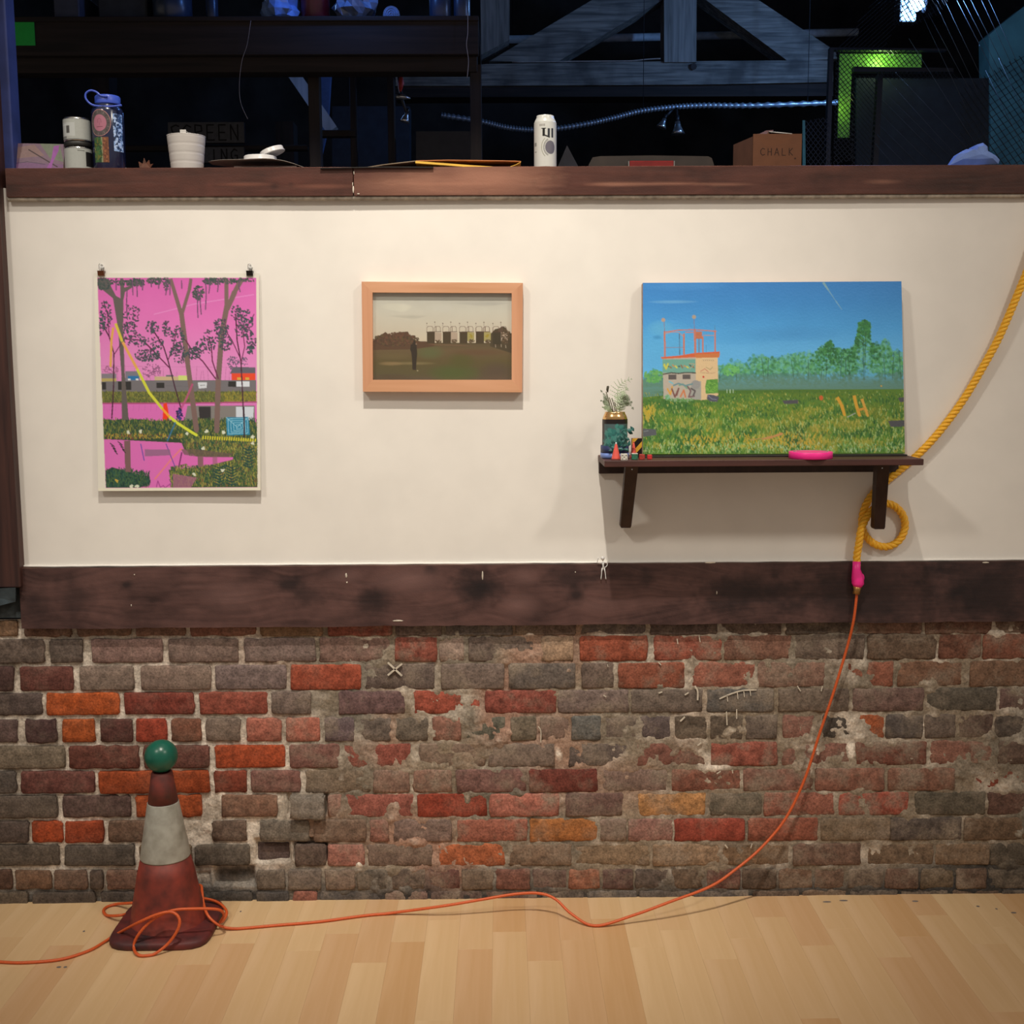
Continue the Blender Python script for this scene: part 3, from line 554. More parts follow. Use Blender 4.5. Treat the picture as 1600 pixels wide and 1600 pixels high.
# ---- floor
fl = MB().box((-3.2, -4.6, -.06), (3.2, .03, -.004)); 
floor = struct('floor', fl, mat('subfloor', (.20, .13, .08, 1), .9)); 
floor_w = Vector(floor['_w'])
LAM = []
for i, (h1, h2) in enumerate((('b98753', 'c29260'), ('c19460', 'c99d6c'), ('bc8b59', 'c49565'), ('c49864', 'cda26f'))):
    LAM.append(wood('laminate_tone', C(h1, 'd9c8b0'), C(h2, 'd9c8b0'), 'Y', .38, .5, None))
xo = F(947, 1580).x; PW = abs(F(1185, 1580).x-F(887, 1580).x)/5
tones = [2, 1, 0, 3, 0, 3, 0, 3, 1, 2]
i0 = int(-2.0/PW); shared = {}
for i in range(i0, -i0+1):
    x = xo+i*PW; off = [(.0), (-.30), (-.13), (-.42), (-.22)][i % 5]; y = .02; k = 0
    cuts = [.02]; yy = -.12+off*.55
    while yy > -1.9: cuts.append(yy); yy -= .42+.13*rng.random()
    cuts.append(-1.9)
    for ya, yb in zip(cuts[:-1], cuts[1:]):
        t = rng.choice([0, 1, 2, 3] if (i+k) % 2 else [1, 3, 1, 2]); k += 1
        mb = MB().box((x+.00008, yb+.00008, -.004), (x+PW-.00008, ya-.00008, 0), .00012)
        obj('plank', mb, LAM[t], floor, (x+PW/2, (ya+yb)/2, -.004))
flr = MB().box((-3.2, -4.6, -.004), (3.2, -1.9, 0)); obj('plank_field', flr, LAM[1], floor, (0, -3, -.004))['kind'] = 'stuff'
mb = MB()
for i, (x, y, rx) in enumerate([(1292, 1409, 8), (1318, 1407, 8), (1430, 1408, 6), (1584, 1426, 5), (1557, 1420, 2), (92, 1511, 4), (102, 1511, 3), (131, 1455, 2), (376, 1424, 1.5), (1528, 1416, 3)]):
    p = F(x, y, .0006); n = 8; P = [p+Vector((math.cos(2*math.pi*k/n)*rx*.0016*(1+.4*mn.noise(Vector((k, i, 0)))), math.sin(2*math.pi*k/n)*.0045, 0)) for k in range(n)]
    mb.add(P+[p+Vector((0, 0, .0008))], [(k, (k+1) % n, n) for k in range(n)])
obj('floor_specks', mb, mat('dried_mortar_speck', C('6a5a4c', 'd9c6ab'), .9), floor)['kind'] = 'stuff'

# ---- loft shell behind and above the low wall
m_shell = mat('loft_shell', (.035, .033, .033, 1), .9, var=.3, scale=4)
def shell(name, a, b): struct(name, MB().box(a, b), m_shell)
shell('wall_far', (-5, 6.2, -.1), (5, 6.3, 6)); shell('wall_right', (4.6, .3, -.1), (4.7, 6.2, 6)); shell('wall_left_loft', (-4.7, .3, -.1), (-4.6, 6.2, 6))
shell('ceiling', (-5, -.02, 5.9), (5, 6.3, 6.0)); shell('header_light_block', (-5, .0, 2.72), (5, .08, 5.9)); shell('floor_loft', (-5, .3, .3), (5, 6.2, .36))  # the header is unseen, added to keep the spots out of the loft
# ================================================================ pictures on the white wall
m_print = attrmat('printed_ink', .55, .15, 120); m_paint = attrmat('oil_paint', .45, .35, 160, .35); m_photo = attrmat('photo_print', .35, 0, 1, .4)
PR = 'e8dcc8'
def leaves(p, cx, cy, rx, ry, n, col, seed, s=9):
    r = random.Random(seed)
    for _ in range(n):
        a = r.random()*6.283; d = math.sqrt(r.random()); x = cx+math.cos(a)*rx*d; y = cy+math.sin(a)*ry*d
        p.disc((x, y), s*r.uniform(.5, 1.0), col if not isinstance(col, list) else r.choice(col), 7, 1, s*r.uniform(.3, .55), r.uniform(0, 3.1))
def grass(p, x0, y0, x1, y1, n, cols, seed, l=18, w=3.5, keep=None):
    r = random.Random(seed)
    for _ in range(n):
        x = r.uniform(x0, x1); y = r.uniform(y0, y1)
        if keep and not keep(x, y): continue
        a = r.uniform(-.5, .5); k = l*r.uniform(.5, 1.2); p.line([(x, y), (x+math.sin(a)*k, y-math.cos(a)*k)], w*r.uniform(.6, 1.2), r.choice(cols), .99)
def make_print():
    p = Paint(68, 145, 1104, 1505, .27, 'e2d4b8', PR)
    p.vgrad(175, 960, [(0, 'd2609c'), (.35, 'dc70a6'), (.7, 'de86b0'), (1, 'd987ac')])
    p.mottle(.05, 60, 3); p.rect(108, 955, 1082, 1485, 'da6ba6')
    p.rect(68, 145, 1104, 175, 'e0d2b6'); p.line([(440, 400), (700, 335), (1070, 278)], 6, 'e79bc2', .5)
    gr = '746c68'; dk = '33302c'
    # far buildings
    for x in range(130, 1080, 26): r = random.Random(x); p.line([(x, 815), (x+r.uniform(-12, 12), 815-r.uniform(30, 110))], 3, 'a5587f', .6)
    p.line([(100, 718), (1070, 730)], 2.5, 'b5648c', .6)
    leaves(p, 160, 745, 55, 26, 60, 'a2607c', 3, 7); leaves(p, 420, 745, 60, 45, 90, '8a5570', 4, 7); leaves(p, 935, 700, 40, 40, 70, '6d5a6a', 5, 8); leaves(p, 1010, 690, 22, 26, 22, '6d5a6a', 6, 8)
    p.rect(105, 766, 200, 800, '857879'); p.rect(105, 795, 200, 815, 'b39d59'); p.rect(255, 750, 345, 815, '7b7476'); p.rect(272, 780, 340, 806, '2f6f98'); p.rect(272, 796, 288, 808, 'd9d3c5'); p.rect(322, 796, 338, 808, 'd9d3c5')
    p.rect(440, 784, 650, 812, 'c6a87b'); p.rect(512, 774, 560, 786, '766c6c'); p.rect(590, 779, 645, 808, 'ccd070'); p.poly([(935, 726), (1076, 728), (1076, 772), (915, 768)], '655d62')
    p.rect(925, 766, 1076, 812, 'e4492a'); p.rect(960, 792, 985, 806, 'd5a63f'); p.rect(1012, 792, 1036, 806, 'd5a63f')
    p.poly([(103, 815), (380, 808), (1080, 808), (1080, 885), (105, 885)], gr)
    p.rect(106, 820, 132, 866, dk); p.rect(208, 816, 292, 868, dk); p.rect(452, 823, 502, 856, dk); p.poly([(905, 816), (960, 816), (978, 852), (903, 848)], dk)
    p.poly([(712, 822), (770, 820), (768, 856), (718, 860)], 'cfccc4'); p.rect(955, 815, 1038, 848, 'd5d3cc'); p.line([(728, 840), (756, 839)], 5, '8a8680')
    p.line([(510, 842), (655, 846)], 5, '6a6360', .7)
    # hedge strip
    p.rect(105, 878, 1080, 950, '626032'); grass(p, 105, 885, 1080, 955, 1500, ['6f7038', '4a5230', '8e8a40', '5c6634', '7c7434'], 11, 16, 4)
    grass(p, 880, 890, 1080, 950, 200, ['9a8a35', '8a7a30'], 12, 14, 4)
    p.line([(108, 952), (600, 952), (1084, 946)], 9, 'b04d72'); p.rect(108, 957, 620, 1065, 'd96ba6'); p.line([(600, 962), (1084, 956)], 7, 'd779ab')
    for x in range(120, 600, 37): p.line([(x, 960), (x-5, 1000)], 3, 'b85890', .5)
    # grey block with windows
    p.poly([(645, 968), (1070, 968), (1070, 1150), (612, 1120)], '82796e'); p.poly([(715, 972), (792, 973), (793, 1072), (722, 1076)], '373230'); p.line([(672, 975), (690, 1075)], 12, '2d2926')
    p.poly([(952, 975), (1064, 975), (1058, 1065), (952, 1045)], 'cdcdc8')
    p.poly([(485, 1080), (493, 955), (515, 948), (524, 1000), (530, 1080)], 'ee3a1d')
    # middle bank
    top = [(110, 1050)]+[(x, 1052+10*mn.noise(Vector((x*.02, 0, 0)))-(0 if x < 400 else -8)) for x in range(130, 1080, 20)]+[(1082, 1100)]
    p.poly(top+[(1082, 1200), (600, 1200), (110, 1175)], '37462f')
    grass(p, 110, 1060, 1080, 1180, 2200, ['2b4236', '3e5a34', '5c6a34', '7c7c38', '2f4a3c', '8b8440', '455c30'], 21, 22, 4.5)
    grass(p, 120, 1150, 620, 1178, 160, ['a98f35', 'c09b3a', '7b3a35'], 22, 15, 4)
    # right bank, down to the bottom
    rb = [(600, 1190), (1082, 1180), (1082, 1482), (540, 1482), (520, 1370), (700, 1355), (860, 1330), (940, 1300), (700, 1285), (620, 1240)]
    p.poly(rb, '42502f')
    def inr(x, y): return (y < 1290 and x > 600+(y-1190)*.6) or (y > 1345-(x-600)*.12 and x > 530)
    grass(p, 530, 1190, 1082, 1482, 4200, ['2c473a', '4b6234', '6f7436', '8f8a40', '32523f', 'a09445', '3a5530', '7a5a38'], 31, 24, 4.5, inr)
    p.poly([(640, 1285), (930, 1292), (930, 1306), (800, 1336), (640, 1345)], 'dc69a6'); p.poly([(380, 1370), (530, 1350), (640, 1330), (640, 1285), (560, 1250), (400, 1240)], 'dc69a6')
    p.poly([(600, 1240), (690, 1240), (930, 1270), (900, 1292), (720, 1290), (620, 1275)], '6c5648', .8)
    p.poly([(545, 1395), (700, 1420), (660, 1482), (545, 1482)], 'a86478', .7)
    # dark fern fans lower right
    for cx, cy in ((840, 1400), (920, 1400), (1030, 1290)):
        for k in range(7):
            for s in (-1, 1): p.line([(cx, cy-40+k*18), (cx+s*36, cy-56+k*18)], (8, 4), '22443c')
    # bottom left clump
    p.poly([(118, 1375), (160, 1352), (230, 1372), (330, 1398), (390, 1410), (405, 1450), (340, 1482), (120, 1482)], '2a4436')
    grass(p, 120, 1375, 400, 1482, 800, ['2b4a3c', '3d5c3a', '1f382e', '4f6638', '345844'], 41, 24, 5, lambda x, y: y > 1352+(x-120)*.16)
    # trunks
    tk = '645950'
    p.poly([(92, 178), (150, 180), (205, 285), (232, 300), (232, 178), (252, 178), (258, 235), (290, 225), (330, 178), (350, 190), (300, 240), (262, 262), (252, 310), (248, 470), (252, 760), (272, 1055), (228, 1055), (232, 780), (214, 480), (186, 300), (92, 225)], tk)
    p.poly([(240, 1185), (280, 1185), (280, 1385), (244, 1380)], '7d5a55')
    t2 = '7b6055'
    p.line([(548, 180), (612, 395)], (22, 26), t2); p.line([(676, 180), (665, 250), (618, 395)], (20, 22), t2); p.line([(614, 390), (650, 700), (700, 1120)], (30, 34), t2)
    p.line([(897, 180), (898, 340)], (26, 26), t2); p.line([(995, 180), (950, 260), (902, 370)], (34, 28), t2); p.line([(902, 340), (866, 520), (842, 800), (828, 1125)], 34, t2)
    p.rect(705, 1285, 740, 1350, '8a5f60'); p.rect(800, 1285, 830, 1335, '8a5f60', .6)
    mr_ = '6a2946'
    for ln in ([(165, 1045), (180, 850), (186, 640), (160, 540), (112, 450)], [(186, 650), (236, 575)], [(160, 550), (150, 400), (130, 330)], [(605, 985), (570, 860), (528, 690), (500, 600), (425, 480)], [(528, 680), (560, 600), (580, 500)], [(535, 730), (440, 630), (370, 560), (250, 550)],
               [(842, 800), (806, 690), (800, 600), (785, 540)], [(826, 800), (745, 690), (690, 640), (640, 560)], [(1003, 1165), (992, 850), (985, 690), (962, 560), (955, 400)], [(985, 700), (1010, 600), (1000, 520), (1070, 400)], [(985, 680), (930, 560), (890, 500)]):
        p.line(ln, 8 if ln[0][1] > 700 else 6, mr_ if ln[0][1] < 900 else '4a2634')
    lf = ['41504e', '4c4048', '38504a', '5a4250']
    for i, (cx, cy, rx, ry, n) in enumerate([(140, 400, 38, 90, 75), (110, 480, 22, 50, 25), (300, 400, 55, 60, 45), (290, 490, 50, 45, 50), (330, 560, 80, 40, 60), (430, 480, 40, 40, 55), (520, 490, 26, 50, 40), (590, 540, 46, 70, 60), (400, 650, 80, 42, 110), (600, 640, 60, 60, 90), (690, 640, 45, 45, 70), (460, 580, 50, 40, 30),
              (760, 600, 60, 50, 60), (860, 480, 50, 55, 80), (800, 540, 50, 50, 40), (890, 580, 40, 50, 60), (960, 390, 34, 45, 45), (1020, 440, 50, 70, 80), (1050, 560, 30, 60, 50), (1045, 620, 28, 30, 30), (990, 500, 40, 40, 35)]): leaves(p, cx, cy, rx, ry, n, lf, 50+i, 11)
    for i, (cx, cy, rx, ry, n) in enumerate([(130, 210, 45, 38, 90), (330, 205, 60, 24, 90), (450, 195, 50, 22, 60), (520, 205, 20, 45, 40), (860, 195, 110, 20, 90), (720, 265, 35, 45, 80), (790, 195, 40, 18, 40), (220, 200, 60, 18, 30), (1010, 190, 60, 10, 20)]): leaves(p, cx, cy, rx, ry, n, ['4b5248', '5d5650', '3f4a44'], 90+i, 12)
    r = random.Random(5)
    for x, l in [(205, 60), (308, 90), (335, 100), (275, 180), (370, 60), (520, 90), (545, 90), (617, 50), (720, 170), (735, 150), (768, 180), (790, 80), (845, 70), (980, 70), (430, 40), (470, 50)]:
        y0 = 190 if x not in (275, 720, 735) else 250; p.line([(x, y0), (x+r.uniform(-5, 5), y0+l*.5), (x+r.uniform(-4, 4), y0+l)], 7, '6b4a60')
    # ropes of colour
    p.line([(185, 480), (172, 560), (164, 720)], 15, 'dda04c'); p.line([(200, 455), (238, 562)], 17, 'd3b93c'); p.line([(243, 570), (330, 735)], 17, 'e0a050'); p.line([(330, 735), (405, 885), (485, 985)], 17, 'cfc93c')
    p.line([(485, 985), (530, 1035)], 15, 'f09a30'); p.line([(530, 1035), (575, 1072), (640, 1115), (700, 1152)], 17, 'd2d23a')
    for x in range(740, 1082, 15): p.line([(x, 1178+(x-740)*.05), (x+3, 1158+(x-740)*.06)], 8, 'd3c52f')
    p.line([(680, 830), (640, 920), (605, 985)], 13, 'b84e72', .8); leaves(p, 592, 1020, 18, 40, 30, ['4b3a7a', '2c2a48'], 130, 13); p.line([(568, 1070), (515, 1185)], 9, '3a6f86')
    p.line([(605, 1235), (540, 1300), (430, 1430)], 10, 'e8806a', .8); p.line([(505, 1205), (560, 1350)], 6, '6a4a90'); p.line([(605, 1260), (585, 1350)], 8, '6a2a58')
    p.poly([(370, 1240), (530, 1242), (535, 1278), (370, 1285)], '8d6478', .85); p.line([(345, 1205), (365, 1310)], 6, '5a4a98')
    for cx, cy in ((200, 1190), (150, 1200)):
        for k in range(4): p.line([(cx+k*9, cy+k*16), (cx+28+k*6, cy+22+k*16)], 6, '33302f')
    # teal quilt panel and flowers
    p.poly([(888, 1040), (1030, 1038), (1038, 1150), (892, 1155)], '2a7f96')
    for k in range(4): a = k*17; p.line([(900+a, 1050+a*.75), (1022-a*.9, 1048+a*.75), (1026-a*.8, 1140-a*.6), (903+a, 1145-a*.6), (900+a, 1050+a*.75)], 4, '8fbfc4')
    p.line([(888, 1040), (960, 1105)], 4, '8fbfc4'); p.line([(1030, 1040), (960, 1100)], 4, '8fbfc4'); p.line([(1001, 975), (1003, 1165)], 9, '3c2c30')
    for x, y in ((268, 1132), (345, 1128), (637, 1143), (872, 1134), (762, 1128), (1055, 1165), (862, 1374), (682, 1400), (740, 1235), (1058, 1204), (280, 1474), (317, 1474)): leaves(p, x, y, 9, 8, 12, 'd6d3b0', int(x), 9)
    leaves(p, 190, 1436, 12, 12, 12, 'c4a13f', 7, 8)
    p.line([(440, 1480), (450, 1440), (465, 1480), (485, 1470), (495, 1484), (535, 1455)], 5, '9a3a78')
    # cream border again where strokes ran over
    p.rect(68, 145, 90, 1505, 'e2d4b8'); p.rect(1084, 145, 1104, 1505, 'e2d2b4'); p.rect(68, 1484, 1104, 1505, 'e6d8b6'); p.rect(68, 145, 1104, 172, 'dfd1b6'); p.poly([(68, 172), (90, 172), (118, 1484), (68, 1484)], 'e2d4b8')
    return p.out()
def quad(tl, tr, br, bl):                # bilinear patch through four corners
    tl, tr, br, bl = [np.array(v) for v in (tl, tr, br, bl)]
    def fn(U, V):
        P = (tl*((1-U)*(1-V))[..., None]+tr*(U*(1-V))[..., None]+br*(U*V)[..., None]+bl*((1-U)*V)[..., None]); return P[..., 0], P[..., 1], P[..., 2]
    return fn
tl, tr, br, bl = W(147, 427, -.006), W(405, 427, -.006), W(407.5, 766, -.018), W(154, 767, -.016)
pr = thing('hanging_print', 'unframed pink print of trees and a flooded lot, hung from two binder clips', 'print', tuple((Vector(bl)+Vector(br))/2))
base = quad(tl, tr, br, bl)
def curl(U, V):
    X, Y, Z = base(U, V); return X, Y-.004*np.sin(V*3.0+.2)*np.cos((U-.5)*2)-.003*V**6, Z
painted('printed_sheet', make_print(), curl, m_print, pr)
mb = MB(); mb.hexa([v+Vector((0, .0014, 0)) for v in (tl, tr, br, bl)], [v+Vector((0, .0020, 0)) for v in (tl, tr, br, bl)]); obj('paper_backing', mb, mat('paper', C('e2d4b8', PR), .8), pr)
m_steel = mat('steel_wire', (.55, .55, .55, 1), .25, 1.0, var=.05)
for x, colr, lab in ((158.5, '5e2f14', 'left binder clip holding the pink print, light painted in as brown'), (390.5, '17130f', 'black right binder clip holding the pink print')):  # the left clip's brown is warm light put into its colour
    c = W(x, 427, -.008); t = thing('binder_clip', lab, 'clip', tuple(c), 'binder clips holding the pink print')
    mb = MB(); w = .0085; h = .0065
    mb.hexa([c+Vector(v) for v in ((-w, -.004, -h), (w, -.004, -h), (w, -.008, h), (-w, -.008, h))], [c+Vector(v) for v in ((-w, .005, -h), (w, .005, -h), (w, .008, h), (-w, .008, h))])
    obj('clip_body', mb, mat('clip_steel', C(colr, PR), .35), t)
    for yy in (-.007, .006):
        P = [c+Vector((math.sin(a)*.0055*(1 if abs(a) < 2 else .5), yy-(.003 if yy < 0 else 0), h+.009-math.cos(a)*.009)) for a in np.linspace(.35, 5.93, 14)]
        obj('wire_handle', MB().tube(P, .0008, 5), m_steel, t)
    cc = W(x+1, 418, 0); tk = thing('push_pin', ('clear push pin holding up the left binder clip' if x < 200 else 'clear push pin holding up the right binder clip'), 'pin', tuple(cc), 'push pins above the pink print')
    pn = MB(); n = 12
    for r_, a, b_ in ((.0042, -.001, -.003), (.0022, -.003, -.009), (.0036, -.009, -.012)): pn.tube([cc+Vector((0, a, 0)), cc+Vector((0, b_, 0))], r_, n)
    obj('pin_head', pn, mat('clear_plastic', (.8, .8, .8, 1), .1, spec=.8, var=.02), tk)

# ---- framed picture
def make_framed():
    p = Paint(218, 195, 1390, 928, .30, 'cfc6b3', 'e8dccc')
    p.vgrad(195, 640, [(0, 'b5ad9a'), (.12, 'c0b7a2'), (.35, 'cbc0a8'), (.7, 'cdbca0'), (1, 'd3bd9a')])
    for x0, y0, x1, y1, c in ((300, 290, 560, 350, 'd6cbb0'), (850, 270, 1380, 300, 'b4ab98'), (350, 385, 680, 405, 'b8ad96'), (650, 300, 900, 350, 'cac0aa')):
        for k in range(6): p.disc(((x0+x1)/2+k*9, (y0+y1)/2+k*3), (x1-x0)/2*(1-k*.13), c, 20, .22, (y1-y0)/2)
    p.mottle(.05, 40, 9)
    gy = 620
    p.vgrad(612, 928, [(0, '5d4c31'), (.2, '6b5536'), (.5, '60502c'), (.8, '5c5030'), (1, '5a4a38')])
    for cx, cy, rx, ry, c in ((900, 860, 230, 80, '4f5a26'), (700, 690, 130, 60, '5f6238'), (1250, 850, 160, 90, '5b4636'), (960, 760, 120, 80, '565224'), (380, 900, 180, 40, '55442e'), (400, 720, 150, 30, '6d5a36'), (1100, 690, 250, 30, '67492f'), (560, 780, 200, 14, '857148'), (380, 782, 110, 18, '93764c')):
        for k in range(8): p.disc((cx, cy), rx*(1-k*.1), c, 22, .16, ry*(1-k*.1))
    dk = '5c402a'
    tree = [(222, 600)]; r = random.Random(2); x = 235
    hs = [(235, 590), (270, 575), (310, 545), (335, 528), (355, 540), (385, 545), (410, 532), (450, 528), (490, 522), (520, 520), (538, 560), (575, 590), (620, 600), (672, 602), (740, 615)]
    tree += [(a, b+r.uniform(-5, 5)) for a, b in hs]+[(740, 640), (560, 665), (222, 672)]
    p.poly(tree, dk); leaves(p, 420, 590, 190, 50, 260, ['6b4630', '553a28', '5e4a2c', '4b3826'], 6, 14); leaves(p, 450, 545, 80, 20, 70, ['6b4630', '5a3c2a'], 8, 10)
    p.poly([(1200, 540), (1240, 500), (1275, 492), (1305, 476), (1330, 490), (1345, 520), (1365, 540), (1388, 520), (1388, 700), (1200, 640)], '4d3f28')
    for i, x in enumerate((676, 808, 946, 1082, 1222)):
        top = 525-i*2; p.rect(x, top, x+66, 618+(i == 4)*20, '4a3a24'); p.poly([(x+66, top+2), (x+122, top+6), (x+122, 592), (x+66, 598)], 'b49a80' if i not in (2, 3) else 'a8965a')
        leaves(p, x+96, 598, 26, 14, 26, '5a452c', 60+i, 9)
        if i in (2, 3): leaves(p, x+94, 555, 16, 14, 16, 'a08a2e', 70+i, 9)
        for a, b_ in ((x, x+50), (x+62, x+112)):
            p.line([(a, 522), (a, 488), (a+12, 478), (b_-8, 478), (b_, 490), (b_, 522)], 4, '6b4c3e')
        p.line([(x-4, 524), (x+118, 520)], 5, '553a2c'); p.line([(x+76, 478), (x+76, 520)], 6, '6b4c3e'); p.line([(x, 478), (x, 455)], 2, '8a7666'); p.line([(x+66, 475), (x+66, 446)], 2, '8a7666')
        p.disc((x, 454), 5, '6b5648'); p.disc((x+66, 444), 5, '6b5648')
    p.rect(1222, 525, 1290, 625, '3f3420'); leaves(p, 1330, 560, 40, 60, 90, ['57422a', '6b5238', '4a3a24'], 99, 12)
    p.poly([(676, 618), (940, 628), (1100, 640), (740, 632)], '7c5a3f', .6)
    for x, y in ((1243, 635), (1290, 632), (1328, 640)): p.line([(x, y-10), (x+2, y+12)], 6, 'a08a70')
    m_ = '33271a'
    p.disc((573, 606), 11, m_, 10, 1, 13); p.poly([(556, 615), (590, 618), (596, 700), (590, 760), (586, 835), (556, 832), (552, 740), (543, 660)], m_); p.line([(548, 625), (543, 670), (556, 700)], 10, m_); p.disc((588, 622), 6, '94765c'); p.disc((598, 840), 8, 'a8956f', 8, .9, 5)
    return p.out()
fz = -.026
A = [W(565, 440, fz), W(817, 442, fz), W(816, 613, fz), W(567, 612, fz)]; B = [W(582, 457, fz), W(799.5, 458, fz), W(799.5, 593.5, fz), W(582.5, 593.5, fz)]
fr = thing('framed_picture', 'small framed landscape of a dark figure and a row of towers', 'picture', tuple((A[2]+A[3])/2))
fm = [wood('frame_wood_level', C('c98a5c', 'ead9c2'), C('dc9c70', 'ead9c2'), 'X', .4, .6), wood('frame_wood_upright', C('c4845a', 'ead9c2'), C('d8966a', 'ead9c2'), 'Z', .4, .6)]
for i in range(4):
    a, b_, c, d = A[i], A[(i+1) % 4], B[(i+1) % 4], B[i]; bk = Vector((0, .026, 0)); e = Vector((0, .003, 0))
    mb = MB(); mb.hexa([a, b_, c, d], [v+bk for v in (a, b_, c, d)]); obj('frame_rail', mb, fm[i % 2], fr)
painted('picture_sheet', make_framed(), quad(*[v+Vector((0, .012, 0)) for v in (B[0]+Vector((-.004, 0, .004)), B[1]+Vector((.004, 0, .004)), B[2]+Vector((.004, 0, -.004)), B[3]+Vector((-.004, 0, -.004)))]), m_photo, fr)
gl, nt, b = newmat('clear_glass'); tr_ = nd(nt, 'ShaderNodeBsdfTransparent'); gs = nd(nt, 'ShaderNodeBsdfGlossy'); gs.inputs['Roughness'].default_value = .02
mxs = nd(nt, 'ShaderNodeMixShader'); fn_ = nd(nt, 'ShaderNodeFresnel'); fn_.inputs[0].default_value = 1.45
mxs.inputs[0].default_value = .04; nt.links.new(tr_.outputs[0], mxs.inputs[1]); nt.links.new(gs.outputs[0], mxs.inputs[2]); nt.links.new(mxs.outputs[0], nt.nodes['Material Output'].inputs[0])
mb = MB(); q = [v+Vector((0, .009, 0)) for v in B]; mb.hexa(q, [v+Vector((0, .0012, 0)) for v in q]); obj('glass', mb, gl, fr)

# ---- canvas
def make_canvas():
    p = Paint(57, 40, 1540, 1016, .30, '3d7db4', 'eadecb')
    p.vgrad(40, 660, [(0, '3c7db3'), (.2, '4086b9'), (.42, '4d98c6'), (.62, '60a9d0'), (1, '66aed0')])
    for cx, cy, rx, ry, c in ((200, 420, 200, 170, '59a5c8'), (160, 300, 80, 50, '5fa5c2'), (620, 340, 260, 60, '4f99c5'), (230, 150, 150, 10, '6ea6c6'), (140, 350, 30, 14, '3f86ae'), (900, 330, 300, 50, '4a90be'), (300, 60, 250, 30, '4a8cbf')):
        for k in range(8): p.disc((cx, cy), rx*(1-k*.11), c, 20, .16, ry*(1-k*.11))
    p.mottle(.05, 50, 4)
    p.line([(1090, 45), (1120, 90)], (14, 9), '8fae9d', .7); p.line([(1120, 90), (1160, 150), (1195, 200)], (8, 3), '86adb0', .6)
    # tree line
    ridge = [(57, 600), (90, 560), (130, 530), (175, 560), (480, 560), (485, 520), (540, 500), (600, 480), (640, 500), (690, 450), (740, 455), (790, 470), (870, 455), (950, 435), (1030, 440), (1090, 395), (1130, 375), (1160, 420), (1220, 425), (1262, 400), (1280, 330), (1290, 275), (1330, 258), (1355, 280), (1345, 330), (1360, 385), (1410, 400), (1430, 365), (1460, 370), (1480, 430), (1535, 440)]
    p.poly(ridge+[(1540, 660), (57, 690)], '55916a', .35)
    r = random.Random(8)
    def ridge_y(x):
        for (a, ya), (b_, yb) in zip(ridge[:-1], ridge[1:]):
            if a <= x <= b_: return ya+(yb-ya)*(x-a)/(b_-a+.01)
        return 600
    G = ['4b8d56', '3f7b4a', '5fa065', '52966e', '6fae86', '3a6f46', '63a45a', '6db0a0']
    for _ in range(6000):
        x = r.uniform(60, 1538); y0 = ridge_y(x); y = y0+abs(r.gauss(0, 1))*45-r.random()**3*16+(r.random()**1.3)*max(0, 600-y0)*.75
        if y > 628 or (175 < x < 480) or (x > 480 and x < 700 and r.random() < .4): continue
        s_ = r.uniform(5, 13); p.disc((x, y), s_, r.choice(G if y < 560 else ['4f7f68', '5a8a74', '4a7a5c', '5f8878']), 7, .6, s_*r.uniform(.5, 1), r.uniform(0, 3))
    for _ in range(600):
        x = r.choice([r.gauss(1320, 40), r.gauss(1120, 38), r.gauss(1300, 70)]); y = ridge_y(min(max(x, 60), 1535))+abs(r.gauss(0, 60)); s_ = r.uniform(5, 11)
        if y < 600 and x < 1535: p.disc((x, y), s_, r.choice(['35703f', '2f6138', '4a8a4c', '3e7a3e']), 7, .85, s_*.7, r.uniform(0, 3))
    for x0, y0 in ((740, 470), (770, 470), (1075, 520), (1100, 480), (1180, 470), (1205, 480), (1310, 360), (1320, 330), (1235, 470), (1520, 430), (1480, 440), (500, 540), (590, 510), (1000, 480), (910, 490), (1430, 470)):
        p.line([(x0+r.uniform(-10, 10), y0), (x0+r.uniform(-8, 8), 600)], 4, '35583f', .8)
    for k in range(5): p.poly([(57, 590+k*14), (175, 590+k*12), (480, 590+k*12), (600, 575+k*15), (1000, 575+k*14), (1535, 580+k*12), (1540, 660), (57, 690)], '60826a', .42)
    leaves(p, 120, 570, 55, 35, 60, ['6da356', '5c9a50'], 14, 14); leaves(p, 560, 540, 50, 30, 50, ['6fb05e', '62a45a'], 15, 13)
    # meadow
    p.poly([(57, 690), (480, 655), (900, 650), (1540, 650), (1540, 1016), (57, 1016)], '5c7a2e')
    for cx, cy, rx, ry, c in ((200, 730, 260, 40, '3e672f'), (1100, 680, 500, 30, '61782c'), (350, 800, 300, 40, '6f8a30'), (800, 780, 400, 50, '6f832c'), (1200, 850, 380, 60, '6a7c2c'), (500, 900, 240, 50, '718030'), (300, 850, 250, 30, '4a7030'), (1400, 780, 200, 60, '66772c'), (1000, 900, 300, 50, '8a8a38'), (700, 660, 600, 16, '4a6a2c')):
        for k in range(7): p.disc((cx, cy), rx*(1-k*.12), c, 20, .2, ry*(1-k*.12))
    def gcols(x, y):
        n_ = mn.noise(Vector((x*.006, y*.016, 3)))+.5*mn.noise(Vector((x*.02, y*.05, 9)))-.25*(y < 720)+.15*math.exp(-((x-250)/200)**2)*(-1)
        if n_ < -.12: return ['2f5c2c', '3a662c', '44702e', '2a5228', '56803a']
        if n_ < .12: return ['4c7a30', '5d842e', '6c8a30', '3e6e2c', '7f9038']
        return ['7c8a30', '929638', 'a09a3c', '8a8c34', '6c7c2e', 'aa9c44']
    def _g(y):
        return ['3e6e2c', '567c2c', '74892e', '8c963a', '4c7a34', 'a09a3c', '5d8a34', '2f5c2c']
